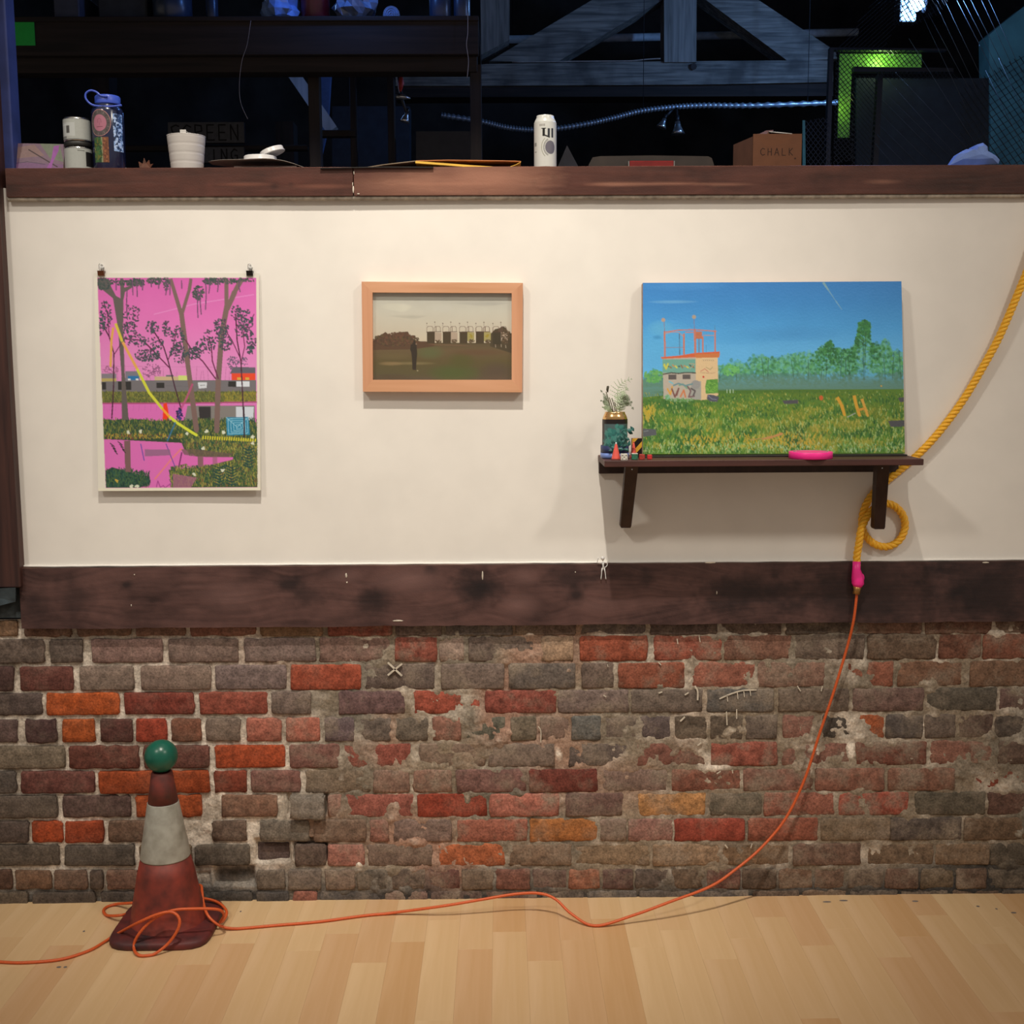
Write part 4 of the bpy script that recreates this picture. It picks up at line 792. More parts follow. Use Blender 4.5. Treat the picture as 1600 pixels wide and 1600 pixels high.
    for _ in range(6500):
        y = 660+(r.random()**.8)*350; x = r.uniform(58, 1538); t = (y-660)/350; l = 6+t*22
        a = r.uniform(-.7, .7); c = r.choice(gcols(x, y)) if r.random() < .9-.1*t else r.choice(['b5a94a', '9cb05a', 'a8b86a'])
        p.line([(x, y+4), (x+math.sin(a)*l, y-math.cos(a)*l)], 3.5+t*3, c, .8)
    for _ in range(300):
        x = r.choice([r.gauss(400, 60), r.gauss(840, 60), r.gauss(90, 20), r.gauss(640, 80), r.gauss(1000, 60)]); y = r.gauss(950 if x > 150 else 790, 25)
        if y < 1000 and x > 60: p.line([(x, y), (x+r.uniform(-9, 9), y-18)], 6, r.choice(['bfa640', 'c2a22f', 'b39a3c']), .85)
    for _ in range(350):
        x = r.uniform(60, 1538); y = r.uniform(960, 1012); p.line([(x, y), (x+r.uniform(-8, 8), y-r.uniform(8, 18))], 4, r.choice(['b4c58a', '9fba6e', '7fa85c']), .85)
    # control tower
    p.poly([(170, 468), (358, 462), (358, 560), (388, 600), (388, 705), (176, 700)], 'b5a58e'); p.poly([(358, 464), (484, 464), (486, 680), (420, 705), (388, 708), (358, 700)], 'd8b583')
    p.rect(170, 475, 357, 552, '6f9f88'); p.line([(172, 560), (220, 552), (260, 556), (300, 551), (357, 553)], 7, '4f4a40')
    for k, x in enumerate(range(178, 350, 16)): p.line([(x, 506+(k % 3)*5), (x+10, 524-(k % 2)*8)], 8, ['cfc44a', '4f5a48', '8c6a4a', 'b58a58'][k % 4])
    p.line([(180, 500), (190, 530), (202, 500)], 9, 'c5bd4a'); p.line([(320, 500), (352, 502), (325, 530)], 5, 'a89a78')
    p.rect(203, 562, 248, 590, '5e544c'); p.rect(283, 562, 328, 588, '5e544c')
    p.poly([(388, 600), (360, 600), (320, 640), (330, 700), (388, 705)], 'a09a8a'); p.disc((358, 620), 26, '948f84', 14)
    for pts, c in (([(196, 640), (215, 675), (225, 630)], 'd49a3c'), ([(222, 640), (240, 690), (262, 640), (250, 680)], '7c5148'), ([(262, 625), (285, 615), (310, 640)], '7a9a78'), ([(270, 690), (290, 650), (300, 690)], 'c8784a'), ([(305, 620), (330, 655), (318, 690), (350, 685)], '7a5c58'), ([(230, 625), (260, 612), (300, 625), (340, 615)], '6f8a86'), ([(205, 600), (228, 612)], '7fb0b0'), ([(330, 640), (355, 655), (345, 680)], '5e5450')): p.line(pts, 9, c)
    p.line([(385, 545), (410, 530), (430, 548)], 4, 'c0705c'); p.line([(385, 552), (440, 556), (470, 552)], 3, 'b08a68'); p.line([(415, 520), (440, 535), (455, 520)], 3, '9a8a60'); p.disc((402, 576), 6, 'c43a32', 6)
    for x in range(400, 465, 11): p.line([(x, 478), (x+6, 486)], 3, '9a8468')
    p.poly([(420, 592), (484, 588), (486, 668), (415, 672), (412, 630)], '5f8f3c'); leaves(p, 450, 635, 32, 36, 60, ['6fa040', '4f8034', '7aa848'], 19, 9)
    p.poly([(160, 462), (262, 455), (352, 440), (496, 432), (494, 462), (360, 464), (165, 472)], 'cf6038'); p.poly([(352, 448), (492, 442), (492, 466), (360, 468)], 'c7743f')
    o_ = 'c4745a'
    for a, b_, w in (((182, 315), (184, 455), 10), ((292, 330), (292, 448), 9), ((355, 308), (356, 440), 12), ((400, 345), (400, 436), 8), ((470, 312), (470, 434), 9)): p.line([a, b_], w, o_)
    p.line([(180, 322), (262, 310), (355, 308), (476, 318)], 6, o_); p.line([(186, 330), (215, 322), (262, 322), (290, 348)], 4, 'b98a78'); p.line([(400, 340), (470, 342)], 4, 'b98a78'); p.line([(266, 330), (268, 450)], 4, '52606a'); p.line([(186, 408), (292, 408)], 2.5, '8a7a80')
    p.rect(360, 318, 396, 360, 'b86e4e'); p.line([(378, 360), (378, 436)], 6, '7a6a68'); p.line([(418, 395), (418, 436)], 3, '52708a'); p.line([(300, 322), (350, 322)], 5, o_)
    p.line([(182, 320), (180, 262)], 3, '8a6a70'); p.line([(352, 308), (350, 246)], 3, '8a6a70'); p.disc((175, 252), 12, 'b0947c', 8); p.disc((350, 236), 12, 'a8957c', 8); p.line([(468, 310), (470, 285)], 2.5, '5a7a8a')
    leaves(p, 260, 706, 85, 8, 60, ['5d8a48', '6f9450', '86a070'], 23, 9); leaves(p, 195, 690, 16, 14, 18, ['7fae84', '6f9a60'], 29, 9)
    p.poly([(425, 676), (455, 678), (490, 690), (480, 718), (440, 715), (420, 700)], '56545a'); p.line([(428, 682), (450, 702), (475, 705)], 4, '80808a')
    # tyres, sticks, rags in the meadow
    for x0, y0, x1, y1 in ((848, 712, 938, 730), (1448, 830, 1540, 862), (1505, 700, 1540, 722)): p.poly([(x0, y0), (x1, y0-4), (x1, y1), (x0+12, y1+2)], '52504e')
    p.poly([(57, 868), (132, 872), (136, 905), (60, 915)], '5a5a58'); p.line([(62, 885), (90, 880)], 3, '8a9088')
    p.line([(1160, 695), (1185, 740), (1200, 795)], (20, 16), 'd19a34'); p.line([(1256, 685), (1268, 740), (1285, 798)], (18, 18), 'd19a34'); p.line([(1300, 705), (1315, 750), (1332, 800)], (16, 14), 'cf9a40'); p.line([(1272, 770), (1310, 760)], 14, 'c99038'); p.line([(1215, 808), (1262, 785)], 5, 'a3a890')
    p.disc((1069, 698), 12, 'c4612f', 8, 1, 15); p.line([(735, 930), (790, 918), (845, 900)], (10, 16), 'c08a50'); p.line([(660, 935), (740, 925)], 5, 'b08a50'); p.disc((1412, 632), 5, 'd0a040', 6)
    for x in (535, 553, 570): p.line([(x, 668), (x, 648)], 4, 'b5c8a0')
    return p.out()
ys_ = -.206
SHT = (W(944.5, 719.7, ys_).z+W(1443.5, 717.4, ys_).z)/2       # shelf top
strip = .011
ct, cb = -.034, -.078
TL, TR, BR, BL = W(1004.5, 442, ct), W(1408.5, 439.5, ct), W(1414, 708.5, cb), W(1004.5, 710, cb)
cv = thing('canvas_painting', 'large unframed canvas of a graffitied tower in a green meadow, standing on the dark shelf', 'painting', ((BL.x+BR.x)/2, cb, SHT+strip))
cn = (TR-TL).cross(BL-TL).normalized(); cn = cn if cn.y > 0 else -cn
dd = cn*.030
mb = MB(); mb.hexa([v+cn*.0006 for v in (TL, TR, BR, BL)], [v+dd for v in (TL, TR, BR, BL)]); obj('stretched_canvas', mb, mat('canvas_edge', C('a5846c', PR), .8, var=.15, scale=50), cv)
painted('painted_face', make_canvas(), quad(TL, TR, BR, BL), m_paint, cv)
single('batten', MB().box((BL.x+.002, cb-.032, SHT), (BR.x-.004, cb+.03, min(BL.z, BR.z)-.0005), .001), mat('black_batten', (.012, .01, .01, 1), .7), 'thin black strip under the meadow canvas', 'strip')

# ---- shelf
m_sh = wood('shelf_wood', C('3a201a', RW), C('5e3026', RW), 'X', .55, .8, C('291511', RW), .4, spec=.5); m_shz = wood('bracket_wood', C('2a1812', RW), C('38221a', RW), 'Z', .5)
xl, xr = W(944.6, 720, ys_).x, W(1443.6, 718, ys_).x
sh = thing('wall_shelf', 'dark stained wooden shelf on two angled struts, under the meadow canvas', 'shelf', ((xl+xr)/2, 0, SHT-.06))
SHB = SHT-.0165
obj('shelf_board', MB().box((xl, ys_, SHB), (xr, 0, SHT), .0015), m_sh, sh)
clz = W(960, 740, -.02).z
obj('cleat', MB().box((xl+.002, -.02, clz), (W(1404, 737, -.02).x, 0, SHB), .001), m_shz, sh)
for (tx, ty, tY), (bx, by, bY) in (((986.5, 731, -.165), (977, 822, -.03)), ((1377.5, 729, -.115), (1371.5, 824, -.045))):
    a = W(tx, ty, tY); a.z = SHB; b_ = W(bx, by, bY); b_.x += 0
    w = .0165; h = .016
    mb = MB(); mb.hexa([a+Vector((-w, -h, 0)), a+Vector((w, -h, 0)), b_+Vector((w*.9, -h, .002)), b_+Vector((w*.75, -h, -.003)), b_+Vector((-w*.75, -h, -.003)), b_+Vector((-w*.9, -h, .002))],
                       [a+Vector((-w, h, 0)), a+Vector((w, h, 0)), b_+Vector((w*.9, h, .002)), b_+Vector((w*.75, h, -.003)), b_+Vector((-w*.75, h, -.003)), b_+Vector((-w*.9, h, .002))])
    st_ = obj('strut', mb, m_shz, sh)
    obj('screw', MB().tube([W(tx+1, ty+2.5, tY-.0165), W(tx+1, ty+2.5, tY-.018)], .0016, 8), m_steel, st_)

# ---- things on the shelf
ZS = SHT
def lathe_at(x, y, prof, n=24): return MB().lathe((x, y, ZS), prof, n)
# can vase with ferns
cx, cy = W(960.5, 705, -.115).x, -.115
vs_ = thing('can_vase', 'gold topped black drinks can cut open as a vase for fern sprigs, on the shelf', 'vase', (cx, cy, ZS))
hb = W(960, 655, cy).z-ZS; ht = W(960, 643.5, cy).z-ZS
def can_img():
    p = Paint(0, 0, 200, 100, 1, '1d1413', RW, 2); r = random.Random(4)
    p.rect(88, 12, 165, 100, '4a5a54'); leaves(p, 128, 60, 42, 44, 260, ['2f6a5c', '3f7a68', '2a5a50', '4d7d6c'], 3, 9); p.rect(0, 0, 200, 9, '1a1110'); return p.out()
ci = can_img()
def cyl(cx, cy, r, z0, z1, a0=0, a1=6.28318):
    def fn(U, V): a = a0+(a1-a0)*U; return cx+np.cos(a)*r, cy+np.sin(a)*r, z1+(z0-z1)*V
    return fn
painted('printed_sleeve', ci, cyl(cx, cy, .0333, ZS+.004, ZS+hb, R(50), R(410)), attrmat('label_print', .35, spec=.5), vs_)
m_gold = mat('gold_aluminium', (.85, .55, .25, 1), .22, 1, var=.1)
obj('can_shoulder', lathe_at(cx, cy, [(.028, .0), (.0325, .004), (.0325, hb), (.0333, hb+.001), (.030, hb+.010), (.0265, ht-.002), (.027, ht), (.0255, ht), (.0245, ht-.01)]), m_gold, vs_)
def frond(name, base, pts, parent, m, ll, n=11, w=.0028):
    mb = MB(); P = catmull([base]+pts, 6); mb.tube(P, [max(.0004, .0011*(1-i/len(P))) for i in range(len(P))], 5)
    N = len(P)
    for k in range(3, N-1, 1 if N < 20 else 2):
        t = k/(N-1); L_ = ll*math.sin(min(1, t*1.15+.05)*math.pi)**.7 if t < .86 else ll*(1-t)*3
        d = (P[k+1]-P[k-1]).normalized(); side = d.cross(Vector((0, 1, .2))).normalized()
        for s in (-1, 1):
            ax = (side*s+d*.55).normalized(); q = P[k]
            for j in range(4):                     # leaflet of small teeth
                u = (j+.5)/4; c = q+ax*L_*u; lw = w*(1-u*.7); e = ax.cross(Vector((0, 1, 0))).normalized()
                mb.add([c-ax*L_*.14, c+e*lw+ax*L_*.05, c+ax*L_*.16, c-e*lw+ax*L_*.05, c+Vector((0, -.0006, 0))], [(0, 1, 4), (1, 2, 4), (2, 3, 4), (3, 0, 4)])
    return obj(name, mb, m, parent)
m_fern = mat('fern_pale', C('a9b184', RW), .6, var=.15, scale=80); m_fern2 = mat('fern_dull', C('7d8260', RW), .6, var=.2, scale=80); m_stem = mat('fern_stem', C('5a5238', RW), .7)
base = Vector((cx, cy, ZS+ht-.01))
f1 = frond('fern_frond', base+Vector((.006, 0, 0)), [W(965, 625, cy-.01), W(966, 608, cy-.015), W(974, 597, cy-.02), W(988, 592, cy-.02)], vs_, m_fern, .024, w=.0019); f1['label'] = 'large pale green frond'
frond('fern_frond', base+Vector((.008, 0, 0)), [W(970, 630, cy+.01), W(972, 617, cy+.02), W(981, 606, cy+.02)], vs_, m_fern, .022)
frond('fern_frond', base+Vector((.012, 0, 0)), [W(974, 632, cy), W(982, 630, cy+.01), W(990, 640, cy+.01)], vs_, m_fern2, .012)
frond('fern_frond', base+Vector((.010, 0, 0)), [W(972, 625, cy), W(980, 622, cy-.01), W(988, 630, cy-.01)], vs_, m_fern2, .012)
frond('fern_frond', base+Vector((-.004, 0, 0)), [W(948, 632, cy), W(946, 620, cy), W(938, 609, cy)], vs_, m_fern2, .009)
frond('fern_frond', base+Vector((-.006, 0, 0)), [W(950, 636, cy-.01), W(945, 628, cy-.01), W(938, 626, cy-.01)], vs_, m_fern2, .008)
frond('fern_frond', base+Vector((-.008, 0, 0)), [W(952, 640, cy-.01), W(946, 637, cy-.01), W(941, 636, cy-.01)], vs_, m_fern, .008)
for a, b_ in (((957, 643), (947, 622)), ((958, 643), (952, 621)), ((961, 643), (956, 622)), ((955, 643), (947, 612)), ((963, 643), (960, 628))):
    obj('stem', MB().tube([W(*a, cy), W((a[0]+b_[0])/2+.6, (a[1]+b_[1])/2, cy), W(*b_, cy)], .0014, 6), m_stem, vs_)
obj('seed_head', MB().tube([W(949.5, 613, cy), W(949, 609, cy), W(950, 604, cy), W(951, 603, cy)], [.0015, .0032, .0034, .001], 8), mat('dark_seed', C('463e2c', RW), .8), vs_)
# blue saucer bowl round its foot
bw = thing('blue_bowl', 'small blue bowl with a pale blue band, round the foot of the can vase', 'bowl', (cx, cy, ZS))
obj('bowl_wall', lathe_at(cx, cy, [(.0375, .014), (.0375, .034), (.0360, .034), (.0360, .014)]), mat('navy_glaze', C('24304f', RW), .4), bw)
obj('bowl_foot', lathe_at(cx, cy, [(.034, .0005), (.0378, .003), (.0378, .0145), (.0345, .0145)]), mat('pale_blue_glaze', C('7486b4', RW), .4), bw)
# teal sprig
tp = W(972, 706, -.160)
sp = thing('toy_plant', 'teal green plastic sprig standing in front of the can vase', 'plant', (tp.x, -.160, ZS))
m_teal = mat('teal_plastic', C('2c5f52', RW), .5, var=.2, scale=90)
r = random.Random(3); mb = MB()
stm = catmull([Vector((W(963, 712, -.16).x, -.16, ZS)), W(963, 695, -.158), W(968, 680, -.155), W(974, 672, -.155), W(986, 671, -.155)], 5); mb.tube(stm, .0016, 6)
stm2 = catmull([Vector((W(965, 712, -.16).x, -.16, ZS)), W(968, 700, -.158), W(976, 692, -.155), W(980, 680, -.155)], 5); mb.tube(stm2, .0014, 6); obj('stem', mb, m_teal, sp)
for (lx, ly) in [(957, 690), (953, 696), (959, 700), (956, 704), (964, 697), (968, 690), (972, 684), (977, 678), (984, 672), (988, 670), (980, 686), (983, 693), (976, 697), (970, 702), (974, 690), (966, 684), (962, 691), (985, 676), (960, 708), (979, 703)]:
    c = W(lx, ly, -.160+r.uniform(-.006, .006)); a = r.uniform(0, 3.1); u = Vector((math.cos(a), 0, math.sin(a))); v = Vector((-math.sin(a), r.uniform(-.5, .5), math.cos(a)))
    mb = MB(); mb.add([c-u*.008, c-u*.002+v*.0045, c+u*.004+v*.003, c+u*.009, c+u*.004-v*.003, c-u*.002-v*.0045, c+Vector((0, -.002, 0)), c+Vector((0, .001, 0))], [(i, (i+1) % 6, 6) for i in range(6)]+[((i+1) % 6, i, 7) for i in range(6)]); obj('leaf', mb, m_teal, sp)
# little cones
m_or = mat('orange_plastic', C('d8503f', RW), .45, var=.05); m_wh = mat('white_plastic', C('d8cdbd', RW), .4, var=.03); m_orb = mat('cone_foot', C('5a2a22', RW), .5)
for (x, y, top, hw, lab) in ((962.5, 716, 691, 7.6, 'tiny orange toy cone with a white tip, in front of the can vase'), (990, 709, 689.5, 6, 'tiny orange toy cone before the hazard striped block')):
    Y = -.178 if x < 970 else -.128; p = W(x, y, Y); h = W(x, top, Y).z-ZS; rr = hw*.00168
    t = thing('toy_cone', lab, 'cone', (p.x, Y, ZS), 'tiny orange cones on the shelf')
    obj('cone_body', MB().lathe((p.x, Y, ZS), [(rr*.95, .002), (rr*.9, .005), (rr*.55, h*.5), (rr*.25, h*.86), (rr*.2, h*.9)], 18), m_or, t)
    obj('cone_tip', MB().lathe((p.x, Y, ZS), [(rr*.21, h*.89), (rr*.17, h*.97), (.0004, h)], 12), m_wh if x < 970 else m_or, t)
    obj('cone_foot', MB().box((p.x-rr, Y-rr, ZS), (p.x+rr, Y+rr, ZS+.0022), .0005), m_orb if x < 970 else m_or, t)
# hazard block
hbx0, hbx1 = W(987.5, 700, -.105).x, W(1003, 700, -.105).x; hz1 = W(995, 685, -.105).z
p_ = Paint(0, 0, 16, 24, 5, '17100f', RW, 2)
for k in (-26, -10, 6, 22): p_.poly([(-2, 20+k), (-2, 13+k), (20, -6+k), (20, 1+k)], 'c8922a')
hz = thing('hazard_block', 'small block striped black and yellow, against the left edge of the canvas', 'block', ((hbx0+hbx1)/2, -.105, ZS))
painted('striped_face', p_.out(), quad((hbx0, -.1055, hz1), (hbx1, -.1055, hz1), (hbx1, -.1055, ZS), (hbx0, -.1055, ZS)), attrmat('hazard_print', .5), hz)
obj('block_body', MB().box((hbx0, -.105, ZS), (hbx1, -.082, hz1), .0006), mat('block_wood', C('9a6a48', RW), .6), hz)
# dice and little blocks
def die(x, y, s, Y, m, lab, pips=None, top=None):
    p = W(x, y, Y); h = s*.00165
    t = thing('die', lab, 'die', (p.x, Y, ZS), 'dice on the shelf'); obj('cube', MB().box((p.x-h/2, Y-h/2, ZS), (p.x+h/2, Y+h/2, ZS+h), .0014), m, t)
    if pips:
        for a, b_ in pips: mb = MB(); c = Vector((p.x+a*h*.27, Y-h/2-.0001, ZS+h/2+b_*h*.27)); mb.tube([c+Vector((0, .0006, 0)), c+Vector((0, -.0003, 0))], h*.085, 8); obj('pip', mb, mat('pip_ink', (.08, .06, .05, 1), .6), t)
    if top: obj('cube_cap', MB().box((p.x-h/2, Y-h/2, ZS+h-.001), (p.x+h/2, Y+h/2, ZS+h+.0012), .0006), top, t)
die(975, 715, 10.5, -.192, mat('ivory_resin', C('cdbfa6', RW), .35), 'ivory die with dark pips at the shelf edge', [(-1, -1), (1, 1), (-1, 1), (1, -1), (0, 0)])
die(991.5, 712, 9.5, -.175, mat('green_resin', C('2f6a4a', RW), .35), 'green die with a pale top, beside the ivory die', [(1, 1), (1, -1), (0, 0)], mat('pale_top', C('c8b9a0', RW), .5))
die(1003, 711, 8.5, -.172, mat('red_resin', C('a83428', RW), .35), 'red die beside the green one', [(-1, 1), (1, -1), (0, 0)])
die(1015, 711, 7.5, -.165, mat('scarlet_resin', C('c2302c', RW), .35), 'plain red cube in front of the canvas corner')
# pink tape
tc_ = W(1266.5, 713, -.158); rt_ = W(1300, 713, -.158).x-tc_.x
tp = thing('tape_roll', 'roll of hot pink tape lying flat at the front of the shelf', 'tape', (tc_.x, -.158, ZS)); hh = .0175
m_pink = mat('fluorescent_pink', C('f2287c', 'e2d5c1', 1.05), .4, var=.03)
obj('tape_wound', MB().lathe((tc_.x, -.158, ZS), [(rt_*.80, .0), (rt_-.0015, 0), (rt_, .0012), (rt_, hh-.001), (rt_-.001, hh), (rt_*.80, hh)], 40), m_pink, tp)
mbc = MB().lathe((tc_.x, -.158, ZS), [(rt_*.74, 0), (rt_*.80, 0), (rt_*.80, hh+.0004), (rt_*.74, hh+.0004), (rt_*.74, 0)], 40); obj('cardboard_core', mbc, mat('grey_card', C('8a7a70', RW), .8), tp)

# ---- yellow rope
def interp(P, step): 
    d = [0]; 
    for a, b_ in zip(P[:-1], P[1:]): d.append(d[-1]+(b_-a).length)
    n = int(d[-1]/step); out = []; j = 0
    for i in range(n+1):
        s = d[-1]*i/n
        while j < len(d)-2 and d[j+1] < s: j += 1
        t = (s-d[j])/max(1e-9, d[j+1]-d[j]); out.append(P[j].lerp(P[j+1], min(1, t)))
    return out
rx_ = W(1652, 262, -.04).x
ropep = [Vector((rx_+.16, .20, LEDGE+.0115)), Vector((rx_+.06, .10, LEDGE+.0115)), Vector((rx_+.02, .01, LEDGE+.0125)), Vector((rx_+.005, -.026, LEDGE+.004)), Vector((rx_, -.036, LEDGE-.03)), W(1638, 330, -.034), W(1612, 405, -.032), W(1590, 460, -.026), W(1562, 525, -.022), W(1535, 575, -.020), W(1505, 625, -.018), W(1470, 672, -.016), W(1440, 705, -.014), W(1408, 733, -.0135), W(1380, 756, -.0135), W(1360, 777, -.0135), W(1349, 800, -.0135), W(1347, 822, -.0135), W(1353, 838, -.0135), W(1368, 851, -.0135), W(1388, 854, -.0135), W(1406, 843, -.0135), W(1414, 823, -.0135), W(1410, 804, -.0135), W(1396, 790, -.014), W(1379, 787, -.016), W(1363, 797, -.022), W(1352, 812, -.029), W(1345, 830, -.030), W(1342, 850, -.028), W(1339, 868, -.026), W(1338.5, 884, -.027)]
CP = interp(catmull(ropep, 10), .003)
m_rope = mat('yellow_poly_rope', C('ee9e22', 'c4b49e'), .5, var=.12, scale=400, c2=C('cc7c14', 'c4b49e'), bump=.3)
rp = thing('rope', 'thick yellow twisted rope hanging past the shelf and looping round its right strut', 'rope', tuple(CP[-1]))
RR = .0052
for s in range(3):
    P = []; ref = Vector((0, 1, 0))
    for i, p in enumerate(CP):
        t = (CP[min(i+1, len(CP)-1)]-CP[max(i-1, 0)]).normalized(); n_ = (ref-t*ref.dot(t)).normalized(); m_ = t.cross(n_); a = i*.003/.040*2*math.pi+s*2.094
        P.append(p+(n_*math.cos(a)+m_*math.sin(a))*RR)
    obj('strand', MB().tube(P, RR*1.12, 9), m_rope, rp)
e = CP[-1]
obj('tape_wrap', MB().tube([W(1338.5, 877, -.027), W(1338, 890, -.028), W(1340, 902, -.029), W(1340.5, 912, -.030), W(1339, 917, -.030)], [.0108, .0112, .0165, .0165, .0115], 14), m_pink, rp, label='hot pink tape binding')
mb = MB(); mb.ball(W(1346, 903, -.030), .0085, 12, (1, .8, 1.5)); obj('tape_knob', mb, m_pink, rp)
m_brass = mat('old_brass', C('9a6a34', RB), .4, .7, var=.2)
obj('cord_cap', MB().tube([W(1339.5, 916, -.030), W(1339, 922, -.031), W(1338, 928.5, -.032)], [.0122, .0095, .0102], 12), m_brass, rp, label='frayed brown end of the rope')
# ---- orange cord
def pt(s):
    x, y, k = s
    return F(x, y, k[1]) if isinstance(k, tuple) else W(x, y, k)
f = ('z', .0042)
cordp = [(1339, 926, -.032), (1334, 968, -.030), (1324, 1010, -.016), (1303, 1080, -.012), (1281, 1145, -.012), (1257, 1218, -.014), (1228, 1278, -.022), (1190, 1324, -.040), (1150, 1358, -.068), (1110, 1385, -.10), (1050, 1408, -.135), (990, 1430, -.155), (930, 1446.5, f), (893, 1428, -.135), (868, 1405, -.105), (843, 1396, -.09), (805, 1397, -.085), (750, 1406, -.095), (690, 1416, -.10), (600, 1428, f), (500, 1440, f), (430, 1446, f), (372, 1451, f), (345, 1447, ('z', .012)), (326, 1432, ('z', .036)), (318, 1412, -.120), (315.5, 1392, -.085), (312, 1383, -.055),
         (290, 1386, -.036), (255, 1394, -.034), (222, 1408, -.04), (205, 1411, -.045), (180, 1413, ('z', .006)), (163, 1420, f), (166, 1430, f), (190, 1430, ('z', .020)), (212, 1423, -.050), (235, 1409, -.036), (285, 1401, -.030), (320, 1404, -.04), (342, 1411, -.055), (354, 1424, ('z', .018)), (350, 1437, ('z', .010)), (344, 1441, ('z', .020)), (350, 1430, -.20), (340, 1421, -.225), (300, 1420, -.25), (268, 1423, -.262), (240, 1436, -.268), (218, 1458, -.275), (209, 1478, -.275), (216, 1492, ('z', .006)), (238, 1492, f), (262, 1475, -.290), (278, 1452, -.288), (280, 1435, -.282), (268, 1425, -.276), (245, 1429, -.278), (215, 1442, -.270), (180, 1461, ('z', .012)), (140, 1485, f), (95, 1499, f), (40, 1504, f), (0, 1503, f), (-60, 1498, f), (-130, 1500, f)]
CC = interp(catmull([pt(s) for s in cordp], 8), .006)
CC = [Vector((p.x, p.y, max(p.z, .0042))) for p in CC]
single('extension_cord', MB().tube(CC, .0040, 8), mat('orange_cord', C('b8481a', RB), .45, var=.08, scale=300, bump=.3), 'long thin orange cord running down the bricks and looping round the traffic cone', 'cord', origin=tuple(F(600, 1428)))

# ---- traffic cone and ball
ccx, ccy = F(268, 1440).x, -.142
t = thing('traffic_cone', 'worn red-brown traffic cone with a dirty white band, standing by the brick wall', 'cone', (ccx, ccy, 0))
def hz_(y, hw): p = W(269, y, ccy); return (hw*.00177, p.z)
zt_ = W(269, 1205, ccy).z
m_cone = mat('grimy_cone_rubber', C('7e2a1a', RB), .6, var=.3, scale=22, c2=C('4c1a12', RB), bump=.15)
m_coneb = mat('grimy_cone_base', C('5e1f18', RB), .6, var=.3, scale=18, c2=C('241212', RB), bump=.2)
m_band = mat('dirty_white_band', C('9a8d76', RB), .45, var=.2, scale=26, c2=C('766a55', RB))
prof = []
y_l = [(1412, 53), (1400, 50.5), (1380, 46.5), (1360, 43), (1338, 38.5)]
for y, hw in y_l: prof.append(hz_(y, hw))
prof = [(53*.00177+.012, .018), (53*.00177+.004, .024)]+prof
zb_ = W(269, 1336, ccy).z; ztb = W(269, 1253, ccy).z
rA, rB = 36.5*.00177, 22.5*.00177
prof = [q for q in prof if q[1] < zb_-.004]+[(rA+.0006, zb_)]
obj('lower_cone', MB().lathe((ccx, ccy, 0), prof, 40), m_cone, t)
obj('white_band', MB().lathe((ccx, ccy, 0), [(rA+.0018, zb_-.001), (rA+.0022, zb_+.002), (rB+.0020, ztb), (rB+.0014, ztb+.002)], 40), m_band, t)
obj('upper_cone', MB().lathe((ccx, ccy, 0), [(rB+.0008, ztb), (18.5*.00177, W(269, 1225, ccy).z), (16*.00177, zt_-.004), (.0262, zt_), (.022, zt_), (.020, zt_-.03)], 40), mat('sooty_cone_rubber', C('6e2a1e', RB), .55, var=.3, scale=26, c2=C('43201a', RB), bump=.15), t)
bs = MB(); hx, hy = .135, .137; ring = []
for a in np.linspace(0, 2*math.pi, 48, endpoint=False):
    k = 5; r_ = 1/((abs(math.cos(a))**k+abs(math.sin(a))**k)**(1/k)); ring.append((math.cos(a)*r_*hx, math.sin(a)*r_*hy))
N = 48; vs = []
for sc, z in ((.985, 0), (1, .004), (1, .014), (.97, .020), (.80, .021), (.60, .024)):
    for x, y in ring: vs.append((ccx+x*sc, ccy+y*sc, z+.0015*mn.noise(Vector((x*20, y*20, z))) if z > 0 else z))
fs = [(i*N+k, i*N+(k+1) % N, (i+1)*N+(k+1) % N, (i+1)*N+k) for i in range(5) for k in range(N)]+[tuple(range(N-1, -1, -1)), tuple(5*N+k for k in range(N))]
bs.add(vs, fs, True); obj('cone_base', bs, m_coneb, t)
br_ = 25*.00176; bc = W(269, 1181, ccy)
single('ball', MB().ball((ccx, ccy, bc.z), br_, 32), mat('green_ball_gloss', C('0c4a34', RB), .30, var=.12, scale=25, spec=.5), 'dark green glossy ball resting on top of the traffic cone', 'ball', origin=(ccx, ccy, bc.z-br_))

# ---- little white figure stuck over the board's upper edge
Y = -.0165-.003
fg = thing('toy_figure', 'tiny bone white plastic figure with one arm raised, stuck on the dark board', 'toy', tuple(W(942, 906, Y)))
m_bone = mat('bone_plastic', C('b9a893', RB), .4, var=.04)
g = MB(); q = lambda x, y: W(900+x/20, 860+y/20, Y)
s_ = .00172
g.tube([q(845, 380), q(845, 430), q(850, 480), q(850, 540), q(852, 575)], [.0024, .0032, .0024, .0030, .0016], 10)
g.tube([q(825, 550), q(805, 640), q(800, 720), q(785, 850), q(782, 905)], [.0022, .0019, .0014, .0013, .0021], 8); g.tube([q(880, 550), q(900, 640), q(915, 720), q(928, 850), q(935, 900)], [.0022, .0019, .0014, .0013, .0021], 8)
g.tube([q(820, 395), q(740, 395), q(672, 395), q(665, 330), q(695, 250), q(708, 215)], [.0016, .0013, .0012, .0011, .0013, .0016], 8); g.tube([q(870, 385), q(930, 385), q(985, 405), q(975, 465), q(930, 520), q(880, 535)], [.0016, .0013, .0012, .0011, .0012, .0014], 8)
g.tube([q(842, 390), q(840, 340)], .0013, 8); obj('body', g, m_bone, fg)
obj('head', MB().tube([q(838, 335), q(838, 310), q(835, 280), q(835, 240), q(835, 205), q(835, 188)], [.0009, .0022, .0042, .0058, .0045, .001], 14), m_bone, fg)
